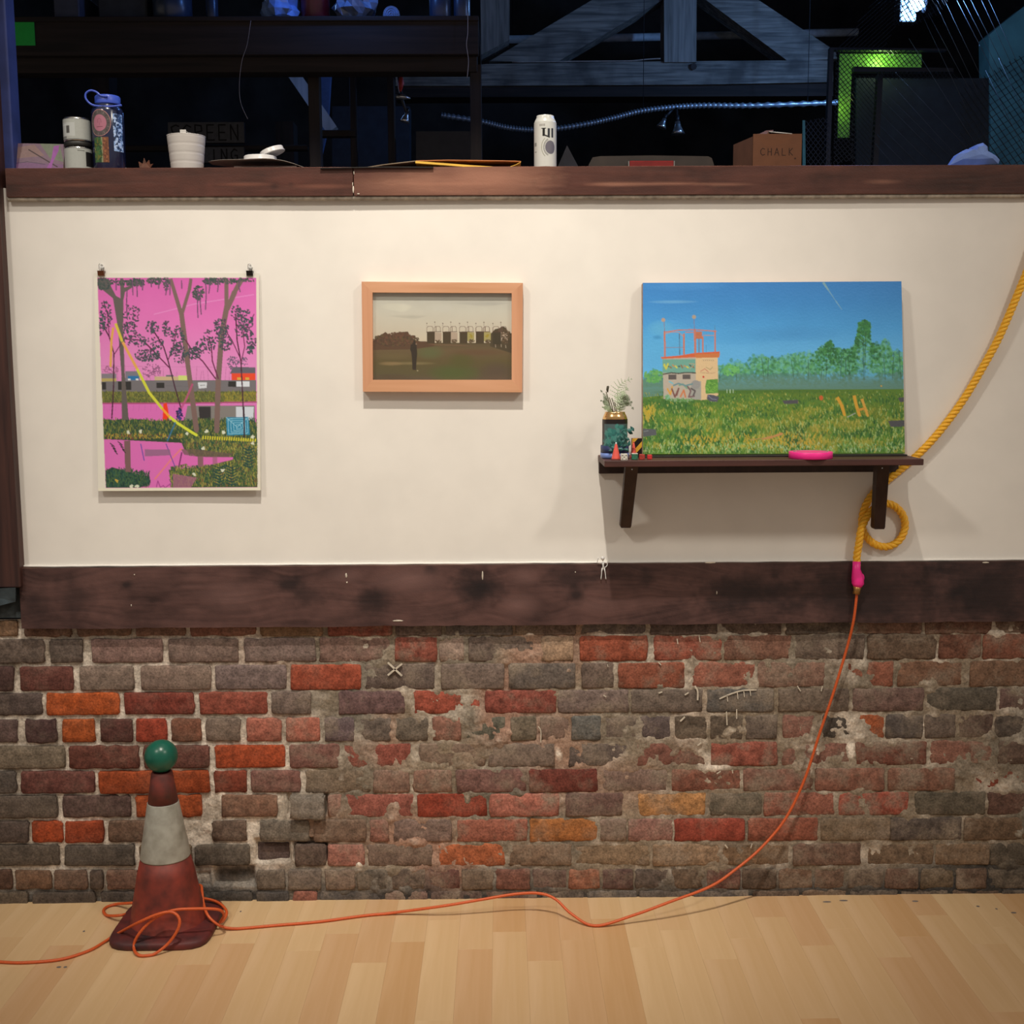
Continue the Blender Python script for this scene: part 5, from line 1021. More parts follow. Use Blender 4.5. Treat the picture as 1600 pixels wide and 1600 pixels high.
# ================================================================ things standing on the cap ledge
ZL = LEDGE; MPX = .00171
RL = 'fff4e2'
def lx(px, Y=.04): return W(px, 258, Y).x
def lz(py, Y=.04): return W(800, py+1.5, Y).z
# leaning pink painting
p = Paint(0, 0, 95, 46, 3, '8a6a70', RL, 2); p.poly([(0, 0), (95, 0), (95, 46), (0, 46)], '7c5d69'); p.poly([(50, 0), (85, 0), (95, 30), (70, 24)], '6f7a58', .8); p.poly([(0, 8), (40, 2), (60, 20), (0, 26)], '93705f', .7); p.poly([(0, 30), (95, 34), (95, 46), (0, 46)], '7d4f73', .9); p.line([(30, 10), (84, 38)], 2, '3a1e22'); p.poly([(62, 46), (72, 28), (75, 4), (85, 2), (84, 12), (76, 30), (72, 46)], '9a4c92'); p.line([(0, 34), (30, 30), (62, 34)], 1, '4a3a4a'); p.mottle(.15, 20, 4)
a_, b_ = lx(15, .03), lx(101, .05); z1 = lz(218, .04)
lp = thing('small_painting', 'small mauve and green painting leaning at the left end of the ledge', 'painting', ((a_+b_)/2, .04, ZL))
ds = Vector((0, .012, 0)); c4 = [Vector((a_, .055, z1)), Vector((b_, .06, z1-.002)), Vector((b_, .035, ZL)), Vector((a_, .03, ZL))]
painted('painted_face', p.out(), quad(*c4), m_paint, lp); mb = MB(); mb.hexa([v+Vector((0, .0006, 0)) for v in c4], [v+ds for v in c4]); obj('board', mb, mat('board_edge', (.3, .22, .18, 1), .8), lp)
# two stacked short cans
def canlabel(seed, kind):
    p = Paint(0, 0, 360, 110, .8, 'b9b6a6', RL, 2); r = random.Random(seed); p.mottle(.06, 10, seed)
    if kind == 'big':
        p = Paint(0, 0, 360, 200, .8, 'd3ccba', RL, 2)
        p.rect(74, 8, 90, 18, '6a6458', .7); p.line([(66, 40), (76, 34), (84, 44), (72, 60)], 7, '17130f'); p.rect(62, 70, 80, 76, '17130f')
        for k in range(5): p.rect(148+k*6, 12, 152+k*6, 22, '7c6f62', .8)
        p.rect(164, 30, 176, 66, '120f0d'); p.rect(158, 30, 182, 34, '120f0d'); p.poly([(164, 62), (200, 74), (204, 68), (176, 60)], '120f0d'); p.rect(190, 32, 202, 66, '22252c'); p.rect(210, 30, 222, 72, '22252c')
        p.disc((205, 115), 28, '6b6468', 20, 1, 30)
        for rr_ in (32, 36): p.line([(205-math.cos(t)*rr_, 115+math.sin(t)*(rr_+3)) for t in np.linspace(-1.2, 1.2, 14)], 1.8, '2c2826')
        p.line([(205-math.cos(t)*46, 115+math.sin(t)*50) for t in np.linspace(-.9, .9, 12)], 4, 'a39d86'); p.line([(62+math.cos(t)*26, 115+math.sin(t)*46) for t in np.linspace(-1.0, 1.0, 12)], 4, '9a958a')
        p.rect(108, 92, 128, 108, '8f8b7e'); p.rect(112, 132, 128, 135, '4a4640')
        return p.out()
    if kind == 'top': p.rect(100, 22, 190, 92, 'c9c6b8'); p.rect(88, 32, 112, 84, '2a2622'); p.rect(150, 38, 166, 76, '57534c'); p.rect(120, 30, 150, 36, 'd8d5c8'); p.rect(78, 92, 150, 104, '87847a')
    else: p.rect(232, 20, 290, 95, '23201d'); p.rect(196, 14, 226, 18, '6a675c'); p.rect(110, 10, 116, 104, '8d8a7e')
    p.rect(0, 0, 360, 4, '7c7a70'); p.rect(0, 105, 360, 110, '7c7a70'); return p.out()
m_label = attrmat('can_label', .32, spec=.6); m_alu = mat('bare_aluminium', (.6, .6, .6, 1), .25, 1, var=.05)
Yc = .045; r_ = 20.5*MPX; cx = lx(123, Yc); zA = ZL; h1 = lz(227, Yc)-ZL; 
def short_can(z0, h, img, lab, rr, cx):
    t = thing('short_can', lab, 'can', (cx, Yc, z0), 'short stacked cans at the left of the ledge')
    painted('printed_side', img, cyl(cx, Yc, rr+.0002, z0+.004, z0+h-.005, R(90), R(450)), m_label, t)
    obj('can_shell', MB().lathe((cx, Yc, z0), [(rr-.004, 0), (rr-.0005, .002), (rr, .005), (rr, h-.006), (rr-.003, h-.001), (rr-.004, h), (rr-.005, h-.003), (.0005, h-.003)], 36), m_alu, t)
    return t
short_can(ZL, h1, canlabel(1, 'low'), 'lower of two stacked short cans, greenish white with a dark side panel', r_, cx)
zt2 = lz(182, Yc)
band = ZL+h1+.001; 
t = thing('dark_jar_lid', 'black lid between the two stacked short cans', 'lid', (cx, Yc, ZL+h1)); obj('lid_disc', MB().lathe((cx, Yc, ZL+h1), [(r_*.97, 0), (r_, .001), (r_, lz(220, Yc)-ZL-h1-.001), (r_*.97, lz(220, Yc)-ZL-h1)], 32), mat('black_plastic', (.012, .012, .012, 1), .5), t)
short_can(lz(220, Yc), zt2-lz(220, Yc), canlabel(2, 'top'), 'upper of two stacked short cans, with a barcode panel', r_, cx)
# water bottle
Yb = .055; bx = lx(171.5, Yb); br = 24.5*MPX
wb = thing('water_bottle', 'dark blue water bottle with a looped lid and stickers, near the left post', 'bottle', (bx, Yb, ZL))
hN = lz(166, Yb)-ZL; zc_ = lz(160, Yb)-ZL; zct = lz(147, Yb)-ZL
m_navy = mat('navy_plastic', (.012, .018, .06, 1), .18, var=.05, spec=.7); m_lid = mat('blue_plastic', (.05, .10, .55, 1), .35, var=.04)
obj('bottle_body', MB().lathe((bx, Yb, ZL), [(br-.004, 0), (br, .005), (br, hN-.012), (br-.003, hN-.004), (19*MPX, hN+.004), (18.5*MPX, zc_)], 40), m_navy, wb)
ld = obj('lid', MB().lathe((bx+.002, Yb, ZL), [(19*MPX, zc_-.002), (19.3*MPX, zc_), (19.3*MPX, zct-.004), (18*MPX, zct-.001), (.001, zct+.001)], 40), m_lid, wb)
lp_ = [(190, 163), (170, 165), (146, 163), (135, 154), (134, 145), (141, 140), (150, 142), (158, 148), (168, 149)]
obj('lid_loop', MB().tube(catmull([W(x, y+1.5, Yb-br*.82) for x, y in lp_], 6), .0028, 8), m_lid, ld)
def st_img():
    p = Paint(0, 0, 100, 112, 1.2, 'c98a80', RL, 2); p.disc((50, 56), 47, '5a4f4a', 40, 1, 53); p.disc((50, 56), 31, 'b8707c', 30, 1, 34)
    for k in range(18): a = k*6.283/18; p.line([(50+math.cos(a)*35, 56+math.sin(a)*40), (50+math.cos(a)*43, 56+math.sin(a)*49)], 3.5, '776a62' if k % 2 else '463d3a')
    p.line([(36, 72), (64, 72)], 2.5, '7a3a46'); p.line([(42, 56), (42, 44), (50, 38), (58, 44), (58, 56)], 2, '8f4c5a'); p.line([(50, 46), (50, 66)], 2, '8f4c5a'); return p.out()
z_a, z_b = lz(172, Yb), lz(214, Yb)
painted('round_sticker', st_img(), cyl(bx, Yb, br+.0006, z_b, z_a, R(270)-.95, R(270)+.50), m_label, wb, mask=lambda U, V: ((U-.5)**2+(V-.5)**2) < .25)['label'] = 'round pink sticker'
p = Paint(0, 0, 60, 80, 1.2, '2f4a2c', RL, 2); p.rect(36, 0, 60, 80, '7c4a2c'); p.rect(32, 0, 38, 80, '8a8a60'); leaves(p, 18, 40, 18, 40, 90, ['3f6a34', '6a6a2c', '2a4a26'], 4, 7); leaves(p, 48, 40, 10, 36, 40, ['a0603c', '6a3a26'], 5, 6)
painted('picture_sticker', p.out(), cyl(bx, Yb, br+.0006, lz(254, Yb), lz(215, Yb), R(270)-.72, R(270)+.30), m_label, wb)
p = Paint(0, 0, 40, 120, 1.2, '9ab4d8', RL, 2); leaves(p, 20, 60, 24, 64, 130, ['1a2a44', '2a3f60', 'c4d4ea'], 6, 8)
painted('speckled_sticker', p.out(), cyl(bx, Yb, br+.0006, lz(236, Yb), lz(178, Yb), R(270)+.62, R(270)+1.35), m_label, wb)
# scraps and leaf
def crumple(c, rx, ry, rz, seed, n=18, flat=.5):
    mb = MB(); m = n//2; vs = []; fs = []
    for i in range(m+1):
        t_ = math.pi*i/m
        for k in range(n):
            a = 2*math.pi*k/n; d = Vector((math.sin(t_)*math.cos(a), math.sin(t_)*math.sin(a), math.cos(t_)))
            w_ = 1+flat*mn.noise(d*1.7+Vector((seed, 0, 0)))+flat*.6*mn.noise(d*4+Vector((0, seed, 0))); vs.append((c[0]+d.x*rx*w_, c[1]+d.y*ry*w_, max(c[2]+d.z*rz*w_, c[2]-rz*.98)))
    for i in range(m):
        for k in range(n): fs.append((i*n+k, (i+1)*n+k, (i+1)*n+(k+1) % n, i*n+(k+1) % n))
    return mb.add(vs, fs, False)
m_white = mat('white_paper', (.5, .49, .48, 1), .7, var=.05)
q = Vector((lx(205, .02), .02, ZL+.0035)); mb = MB(); mb.hexa([q+Vector(v) for v in ((-.014, -.004, .003), (.012, -.004, -.002), (.013, -.004, -.0035), (-.013, -.004, 0))], [q+Vector(v) for v in ((-.014, .01, .003), (.012, .01, -.002), (.013, .01, -.0035), (-.013, .01, 0))])
single('paper_scrap', mb, m_white, 'white paper scrap between the water bottle and the dry leaf', 'paper')
lc = lx(228, .05); mb = MB(); P = [(-13, 1), (-8, 4), (-9, 12), (-3, 9), (-1, 17), (2, 10), (7, 14), (8, 8), (14, 9), (9, 4), (12, -1), (0, -2)]
fr_ = [Vector((lc+x*MPX, .04-abs(x)*.0004, ZL+.002+max(0, y)*MPX*1.15)) for x, y in P]; mb.hexa(fr_, [v+Vector((.001, .0016, 0)) for v in fr_])
single('dry_leaf', mb, mat('dry_leaf', (.10, .030, .012, 1), .7, var=.3, scale=60), 'curled orange brown leaf on the ledge left of the white cup', 'leaf')
single('paper_scrap', crumple((lx(250, .04), .04, ZL+.004), .005, .004, .004, 4, 10), m_white, 'tiny crumpled scrap against the white cup', 'paper')
# white ribbed cup
Yq = .052; qx = lx(292.5, Yq); hq = lz(210, Yq)-ZL
cu = thing('paper_cup', 'white ribbed cup with a tea bag tag over its rim', 'cup', (qx, Yq, ZL)); r0_, r1_ = 24.5*MPX, 29.5*MPX
prof = [(r0_-.002, 0), (r0_, .002)]
for k in range(1, 33):
    u = k/32; rib = -.0008 if k % 8 == 0 else 0; prof.append((r0_+(r1_-r0_)*u+rib, hq*u*.98))
prof += [(r1_+.0006, hq), (r1_-.002, hq), (r0_-.002, .01), (.001, .01)]
obj('cup_body', MB().lathe((qx, Yq, ZL), prof, 44), mat('white_stoneware', (.50, .48, .47, 1), .35, var=.02), cu)
c = Vector((lx(287, Yq-r1_), Yq-r1_*.9, ZL+hq+.001)); mb = MB(); mb.box(c+Vector((-.008, 0, -.003)), c+Vector((.008, .0012, .008)), .0004); mb.tube([c+Vector((.006, 0, .006)), c+Vector((.012, .004, .001)), c+Vector((.018, .01, .001))], .0005, 4); obj('tea_tag', mb, m_white, cu)
# plate with lids
Yp = .12; px_ = lx(412, Yp); mb = MB()
n = 40; vs = []; fs = []
hsz = lz(246, Yp)-ZL
bx0 = lx(374, Yp); single('dark_block', MB().box((bx0, .05, ZL), (lx(470, Yp), .17, ZL+hsz*.34), .001), mat('dark_tray', (.04, .02, .015, 1), .6), 'low dark block under the warped white plate', 'block')
Xg, Yg = np.meshgrid(np.linspace(-1, 1, 33), np.linspace(-1, 1, 9)); 
hxp = (lx(500, Yp)-lx(330, Yp))/2; pc = (lx(500, Yp)+lx(330, Yp))/2
Zg = ZL+.0095+hsz*.45*(1-np.clip(Xg, 0, 1)**2*1.0)*1.15+.0012*np.sin(Xg*5)
Zg = np.maximum(Zg-.0085*np.clip(Xg, 0, 1)**2, ZL+.0015)
wv = np.sqrt(np.clip(1-(Xg*.96)**2, .02, 1)); Xw = pc+Xg*hxp; Yw = .11+Yg*.075*wv
vs = np.stack([Xw, Yw, Zg], -1).reshape(-1, 3).tolist(); vs2 = (np.stack([Xw, Yw, Zg-.0012], -1).reshape(-1, 3)).tolist(); nX = 33; nY = 9; nn = nX*nY
fs = [(j*nX+i, j*nX+i+1, (j+1)*nX+i+1, (j+1)*nX+i) for j in range(nY-1) for i in range(nX-1)]; fs2 = [tuple(x+nn for x in f_) for f_ in fs]
rim = [i for i in range(nX)]+[j*nX+nX-1 for j in range(1, nY)]+[(nY-1)*nX+i for i in range(nX-2, -1, -1)]+[j*nX for j in range(nY-2, 0, -1)]
mb.add(vs+vs2, fs+fs2+[(rim[k], rim[(k+1) % len(rim)], rim[(k+1) % len(rim)]+nn, rim[k]+nn) for k in range(len(rim))], True)
single('warped_plate', mb, mat('pale_card', (.22, .20, .18, 1), .5), 'thin warped pale plate holding the cup lids', 'plate')
ztop = float(Zg.max())+.0003
l1 = Vector((lx(407, .1), .10, ztop)); m_lidw = mat('white_lid_plastic', (.60, .59, .6, 1), .25, var=.02)
def lid(c, r_, tilt, lab):
    t = thing('cup_lid', lab, 'lid', tuple(c), 'white cup lids on the plate'); mb = MB().lathe((0, 0, 0), [(r_, 0), (r_*1.03, .002), (r_, .004), (r_*.97, .006), (r_*.97, .012), (r_*.94, .014), (r_*.90, .010), (.001, .010)], 40)
    M = Matrix.Rotation(tilt, 3, 'Y'); zm = min((M @ Vector(v)).z for v in mb.v); mb.v = [tuple(M @ Vector(v)+c+Vector((0, 0, -zm))) for v in mb.v]; obj('lid_shell', mb, m_lidw, t); return t
lid(l1, 27.5*MPX*.97, 0, 'flat white cup lid lying on the warped plate')
lid(l1+Vector((.034, .006, .010)), 22*MPX*.9, -.34, 'second white cup lid tipped against the flat one')
# folders
Yf = .02; zf = ZL
def slab(pts, y0, y1, th, m, name, lab, cat):
    fr_ = [W(x, y, y0) for x, y in pts]; bk = [Vector((v.x, y1, v.z)) for v in fr_]
    mb = MB(); top = fr_; n_ = len(top); vs = [*top, *[v+Vector((0, 0, -th)) for v in top], *bk, *[v+Vector((0, 0, -th)) for v in bk]]; N = n_; fs = []
    for i in range(N-1): fs += [(i, i+1, N+i+1, N+i), (2*N+i, 2*N+i+1, 3*N+i+1, 3*N+i), (i, i+1, 2*N+i+1, 2*N+i), (N+i, N+i+1, 3*N+i+1, 3*N+i)]
    fs += [(0, N, 3*N, 2*N), (N-1, 2*N-1, 4*N-1, 3*N-1)]; mb.add(vs, fs); return single(name, mb, m, lab, cat)
slab([(575, 260.5), (600, 256.5), (648, 251), (655, 251.5)], -.004, .16, .0022, mat('manila_dark', (.20, .15, .10, 1), .7), 'card_folder', 'bent grey brown card folder sticking out left of the yellow one', 'folder')
m_yel = mat('yellow_card', (.75, .46, .06, 1), .6, var=.05)
slab([(649, 251.5), (690, 254.5), (735, 258.0), (770, 260.2)], -.006, .15, .0055, m_yel, 'yellow_folder', 'yellow folder lying warped on the ledge', 'folder')
slab([(650, 250.6), (700, 249.4), (760, 250.2), (805, 251.0), (814, 251.6)], -.002, .15, .002, mat('orange_card', (.42, .15, .05, 1), .6), 'orange_folder', 'thin orange brown folder lying over the yellow folder', 'folder')
slab([(797, 260), (806, 257), (814, 252.5)], -.006, .05, .0012, m_yel, 'card_strip', 'curled yellow strip at the right end of the folders', 'card')
slab([(660, 260.8), (770, 260.2), (806, 260)], .02, .15, .003, mat('dark_folder', (.035, .012, .010, 1), .6), 'dark_folder', 'dark folder flat on the ledge under the yellow one', 'folder')
slab([(500, 262), (540, 261.3), (600, 260.3), (677, 260.6)], -.030, .12, .0018, mat('shade_sheet', (.02, .018, .018, 1), .5), 'shade_sheet', 'thin black sheet added over the ledge front to make the shade there', 'sheet')  # added sheet, stands in for the band of shade on the beam front
# tall can
Yt = .055; tx_ = lx(852, Yt); rt2 = 17.6*MPX; ht2 = lz(180, Yt)-ZL
tc2 = thing('tall_can', 'tall white drinks can with black lettering, in the middle of the ledge', 'can', (tx_, Yt, ZL))
shp = [(rt2-.006, 0), (rt2-.002, .002), (rt2, .008), (rt2, ht2-.020), (rt2-.0015, ht2-.015), (rt2-.007, ht2-.004), (rt2-.0065, ht2-.001), (rt2-.008, ht2), (rt2-.009, ht2-.004), (.001, ht2-.004)]
obj('can_shell', MB().lathe((tx_, Yt, ZL), shp, 40), mat('white_can_paint', C('d3ccba', RL), .25, var=.01, spec=.6), tc2)
painted('printed_side', canlabel(5, 'big'), cyl(tx_, Yt, rt2+.0003, ZL+.008, ZL+ht2-.019, R(90), R(450)), m_label, tc2)
# clear triangle, dark plastic wedge
zz = lambda x, y, Y=.07: W(x, y+1, Y)
mb = MB(); f_ = [Vector((zz(868, 260).x, .07, ZL)), zz(886, 226), Vector((zz(908, 260).x, .07, ZL))]; g_ = [Vector((zz(877, 260).x, .07, ZL+.004)), zz(886, 240), Vector((zz(900, 260).x, .07, ZL+.004))]
mb.prism(f_, (0, .035, 0)); single('folded_card', mb, mat('dark_clear_plastic', (.010, .011, .018, 1), .25, spec=.5), 'dark folded plastic tent behind the tall can', 'plastic tent')
# tray with red handle
Yr = .06; x0, x1 = lx(920, Yr), lx(1116, Yr); h = lz(243, Yr)-ZL; mb = MB()
o_ = [(0, 0), (0, .45), (.03, .92), (.09, 1), (.5, 1.04), (.95, .97), (.98, .85), (1, .35), (1, 0)]
f_ = [Vector((x0+(x1-x0)*u, Yr, ZL+h*v)) for u, v in o_]; mb.hexa(f_, [v+Vector((0, .11, 0)) for v in f_])
tr2 = thing('hard_case', 'flat brown case with a red handle, lying on the ledge right of the tall can', 'case', ((x0+x1)/2, Yr, ZL)); obj('case_shell', mb, mat('brown_case', (.018, .012, .010, 1), .45, var=.2, scale=20), tr2)
hx0, hx1 = lx(983, Yr-.02), lx(1054, Yr-.02); obj('handle', MB().box((hx0, Yr-.018, ZL+.003), (hx1, Yr-.004, ZL+h*.62), .003), mat('red_grip', (.14, .008, .008, 1), .35), tr2)['label'] = 'red handle'
for hx in (hx0, hx1): obj('handle_bracket', MB().box((hx-.002, Yr-.019, ZL+.004), (hx+.001, Yr, ZL+h*.6), .0006), m_steel, tr2)
# chalk box
Yk = .012; x0, x1 = lx(1176, Yk), lx(1252, Yk); h = lz(209, Yk)-ZL
bxk = thing('cardboard_box', 'small torn cardboard box marked CHALK on the ledge', 'box', ((x0+x1)/2, .05, ZL))
p = Paint(0, 0, 76, 52, 4, '653d27', 'fff4e6', 2); p.mottle(.12, 60, 6); p.text('CHALK', 12, 22, 11, 1.3, '2c150b', 1.0); p.disc((66, 38), 1.5, '3a1f12'); p.poly([(10, 8), (40, 10), (60, 4), (44, 16), (20, 20)], '6a3f26', .5)
painted('marked_face', p.out(), quad((x0, Yk, ZL+h), (x1, Yk, ZL+h), (x1, Yk, ZL), (x0, Yk, ZL)), attrmat('cardboard_print', .8), bxk)
m_card = mat('cardboard', C('5f3a26', 'fff4e6'), .8, var=.1, scale=20)
th = .003; D = .12; xs_ = lx(1159, Yk+.0)-x0
mb = MB()
sh_ = lambda y: (y-Yk)/D*(-xs_)*-1
def sk(x, y, z): return Vector((x+(xs_)*(y-Yk)/.12*1.0, y, z))
def wallp(a, b2, z1_): mb.hexa([sk(*a, ZL), sk(*b2, ZL), sk(*b2, z1_), sk(*a, z1_)], [sk(a[0], a[1], ZL)+Vector((.003, .003, 0)), sk(b2[0], b2[1], ZL)+Vector((.003, .003, 0)), sk(b2[0], b2[1], z1_)+Vector((.003, .003, 0)), sk(a[0], a[1], z1_)+Vector((.003, .003, 0))])
wallp((x0, Yk+.0006), (x1-.003, Yk+.0006), ZL+h-.0005); wallp((x0, Yk+.003), (x0, Yk+D), ZL+h*.93); wallp((x0, Yk+D), (x1-.003, Yk+D), ZL+h*.9); wallp((x1-.003, Yk+.003), (x1-.003, Yk+D), ZL+h*.97); obj('box_walls', mb, m_card, bxk)
for sx, (ax, ay, az), (bx_, by_, bz_) in ((0, (x0+.003, Yk+.004, h*.97), (x0+.022, Yk+.05, h+.008)), (1, (x0+.015, Yk+.002, h-.002), (x0+.045, Yk+.045, h+.016))):
    a = Vector((ax, ay, ZL+az)); b2 = Vector((bx_, by_, ZL+bz_)); mb = MB(); e_ = Vector((.02, .004, .002)); mb.hexa([a, a+e_*.9+Vector((0, 0, -.006)), b2+e_, b2], [v+Vector((0, .002, .002)) for v in (a, a+e_*.9+Vector((0, 0, -.006)), b2+e_, b2)]); obj('torn_flap', mb, m_card, bxk)
a = Vector((x0+.046, Yk+.012, ZL+h+.0075)); P = [a, a+Vector((.02, -.004, -.003)), a+Vector((.047, -.006, -.0055)), a+Vector((.062, .002, -.0055)), a+Vector((.042, .04, .001)), a+Vector((.004, .04, .007))]
mb = MB(); mb.hexa(P, [v+Vector((0, 0, .0016)) for v in P]); single('paper_slip', mb, m_white, 'crumpled white paper slip lying on top of the cardboard box', 'paper')
# crumpled rag on a white sheet, blue lamp light put into their colours
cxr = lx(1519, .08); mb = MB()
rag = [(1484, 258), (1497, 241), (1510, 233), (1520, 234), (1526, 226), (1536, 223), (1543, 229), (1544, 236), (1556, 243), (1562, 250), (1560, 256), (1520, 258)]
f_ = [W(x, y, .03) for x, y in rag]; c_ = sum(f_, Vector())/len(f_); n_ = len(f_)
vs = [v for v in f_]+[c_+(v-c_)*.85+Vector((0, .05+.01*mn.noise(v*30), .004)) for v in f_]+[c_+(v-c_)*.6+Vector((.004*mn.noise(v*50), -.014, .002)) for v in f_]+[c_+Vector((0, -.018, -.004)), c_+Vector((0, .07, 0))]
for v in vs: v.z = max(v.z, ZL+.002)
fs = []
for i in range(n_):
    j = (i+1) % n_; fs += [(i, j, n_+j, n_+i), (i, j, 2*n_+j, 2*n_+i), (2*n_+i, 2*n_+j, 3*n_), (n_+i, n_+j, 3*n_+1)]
mb.add(vs, fs); single('rag', mb, mat('cloth_blue_light_tint', (.17, .27, .62, 1), .85, var=.08), 'crumpled white rag, tinted for blue lamp light, at the right end of the ledge', 'cloth')
mb = MB(); mb.box((lx(1478, .02), -.004, ZL), (lx(1543, .02), .08, ZL+.0018), .0003); single('card_sheet', mb, mat('white_card', (.45, .5, .75, 1), .6), 'white card, tinted for the same blue light, lying under the rag', 'card')

# ================================================================ the loft behind
# loft shelf
YS = .75
def bx3(p0, p1, y0, y1): a = W(p0[0], p0[1], y0); b2 = W(p1[0], p1[1], y0); return (a.x, y0, a.z), (b2.x, y1, b2.z)
ls = thing('loft_shelf', 'big dark shelf unit in the loft above the ledge, loaded with bags and jars', 'shelf', (W(400, 250, YS).x, YS+.3, .36))
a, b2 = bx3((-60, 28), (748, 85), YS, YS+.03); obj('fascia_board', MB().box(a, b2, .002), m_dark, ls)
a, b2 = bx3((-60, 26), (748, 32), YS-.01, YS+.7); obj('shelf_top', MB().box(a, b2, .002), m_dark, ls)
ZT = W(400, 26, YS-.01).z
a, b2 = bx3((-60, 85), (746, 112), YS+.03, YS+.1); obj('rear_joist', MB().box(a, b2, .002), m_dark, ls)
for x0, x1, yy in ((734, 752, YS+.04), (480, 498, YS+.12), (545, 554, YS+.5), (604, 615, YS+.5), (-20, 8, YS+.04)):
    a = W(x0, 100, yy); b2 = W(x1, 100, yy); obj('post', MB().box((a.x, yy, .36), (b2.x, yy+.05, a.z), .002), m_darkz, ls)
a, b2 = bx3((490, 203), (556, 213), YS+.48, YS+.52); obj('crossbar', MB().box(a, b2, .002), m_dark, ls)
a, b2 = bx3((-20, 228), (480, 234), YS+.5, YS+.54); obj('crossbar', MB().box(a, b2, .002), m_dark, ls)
# things on it
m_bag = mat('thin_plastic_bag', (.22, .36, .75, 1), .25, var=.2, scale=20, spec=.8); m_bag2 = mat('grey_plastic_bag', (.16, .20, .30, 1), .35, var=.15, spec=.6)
def on_shelf(px, Y=YS+.1): return W(px, 26, Y).x
k = 1.95e-3*1.15
def bagm(px0, px1, h, Y, seed): x0, x1 = on_shelf(px0, Y), on_shelf(px1, Y); return crumple(((x0+x1)/2, Y, ZT+h/2), (x1-x0)/2*.92, .07, h/2, seed, 20, .45)
single('plastic_bag', bagm(401, 472, .12, YS+.10, 3), m_bag, 'shiny blue lit plastic bag at the middle of the loft shelf', 'bag')
single('plastic_bag', bagm(520, 590, .13, YS+.10, 8), m_bag2, 'milky plastic bag beside the dark red tub on the loft shelf', 'bag')
x0, x1 = on_shelf(470), on_shelf(516); single('plastic_tub', MB().lathe(((x0+x1)/2, YS+.1, ZT), [((x1-x0)/2*.92, 0), ((x1-x0)/2*.97, .003), ((x1-x0)/2, .16), ((x1-x0)/2+.004, .165), ((x1-x0)/2+.004, .175), ((x1-x0)/2-.003, .175)], 32), mat('dark_red_plastic', (.10, .006, .01, 1), .3), 'dark red tub on the loft shelf', 'tub')
mb = MB(); c = Vector((on_shelf(613), YS+.06, ZT+.026)); 
mb.tube([c+Vector((0, 0, 0)), c+Vector((0, .12, 0))], .027, 24); rl = thing('plastic_roll', 'round end of a rolled plastic sheet on the loft shelf', 'roll', (c.x, c.y, ZT)); obj('roll_body', mb, m_bag2, rl)
for r2 in (.020, .013, .006): obj('roll_ring', MB().tube([c+Vector((math.cos(t)*r2, -.001, math.sin(t)*r2)) for t in np.linspace(0, 6.0, 22)], .0010, 5), m_bag, rl)
def jar(px0, px1, h, lab, m, lidm):
    x0, x1 = on_shelf(px0), on_shelf(px1); r2 = (x1-x0)/2; c = ((x0+x1)/2, YS+.1, ZT); t = thing('storage_jar', lab, 'jar', c, 'jars on the loft shelf')
    obj('jar_body', MB().lathe(c, [(r2*.9, 0), (r2, .004), (r2, h*.8), (r2*.75, h*.9), (r2*.7, h)], 28), m, t); obj('jar_lid', MB().lathe(c, [(r2*.78, h*.93), (r2*.78, h*1.05), (.001, h*1.06)], 28), lidm, t)
m_jar = mat('grey_jar', (.03, .05, .10, 1), .30, spec=.5); m_bl = mat('black_lid', (.02, .02, .03, 1), .4)
jar(671, 706, .17, 'narrow dark jar near the right end of the loft shelf', m_jar, m_bl); jar(708, 735, .19, 'glassy jar at the right end of the loft shelf', m_jar, m_bl)
jar(322, 341, .15, 'slim dark bottle with a blue glint on the loft shelf', m_jar, m_bl); jar(240, 300, .15, 'wide dark jar left on the loft shelf', m_jar, m_bl)
x0, x1 = on_shelf(98), on_shelf(137); single('storage_box', MB().box((x0, YS+.02, ZT), (x1, YS+.22, ZT+.10), .004), mat('grey_blue_card', (.05, .06, .10, 1), .7), 'small grey blue box at the left of the loft shelf', 'box')
x0, x1 = on_shelf(160), on_shelf(235); single('storage_box', MB().box((x0, YS+.06, ZT), (x1, YS+.24, ZT+.12), .004), mat('dark_grey_card', (.03, .035, .045, 1), .7), 'dark grey box left of the jars on the loft shelf', 'box')
# hanging strings
m_str = mat('pale_string', (.35, .30, .27, 1), .7)
def string(pts, Y, lab, r2=.0012): single('string', MB().tube(catmull([W(x, y, Y) for x, y in pts], 6), r2, 5), m_str, lab, 'string', group='strings hanging in the loft')
string([(731, 20), (731, 50), (729, 70), (732, 95), (730, 121)], YS-.015, 'pale string hanging from the right end of the loft shelf', .0013)
string([(392, 32), (386, 70), (378, 95), (374, 130), (376, 160), (387, 186)], YS-.02, 'thin dark string hanging left of centre over the cup', .0008)
string([(621, 113), (620, 125), (624, 145)], YS+.3, 'short pale string beside the clamp lamp')
# green note
a, b2 = bx3((15, 33), (55, 71), YS-.0025, YS-.0005); single('paper_note', MB().box(a, b2), mat('green_paper', (.02, .50, .07, 1), .8, var=.05), 'bright green note stuck on the left end of the dark shelf board', 'note')
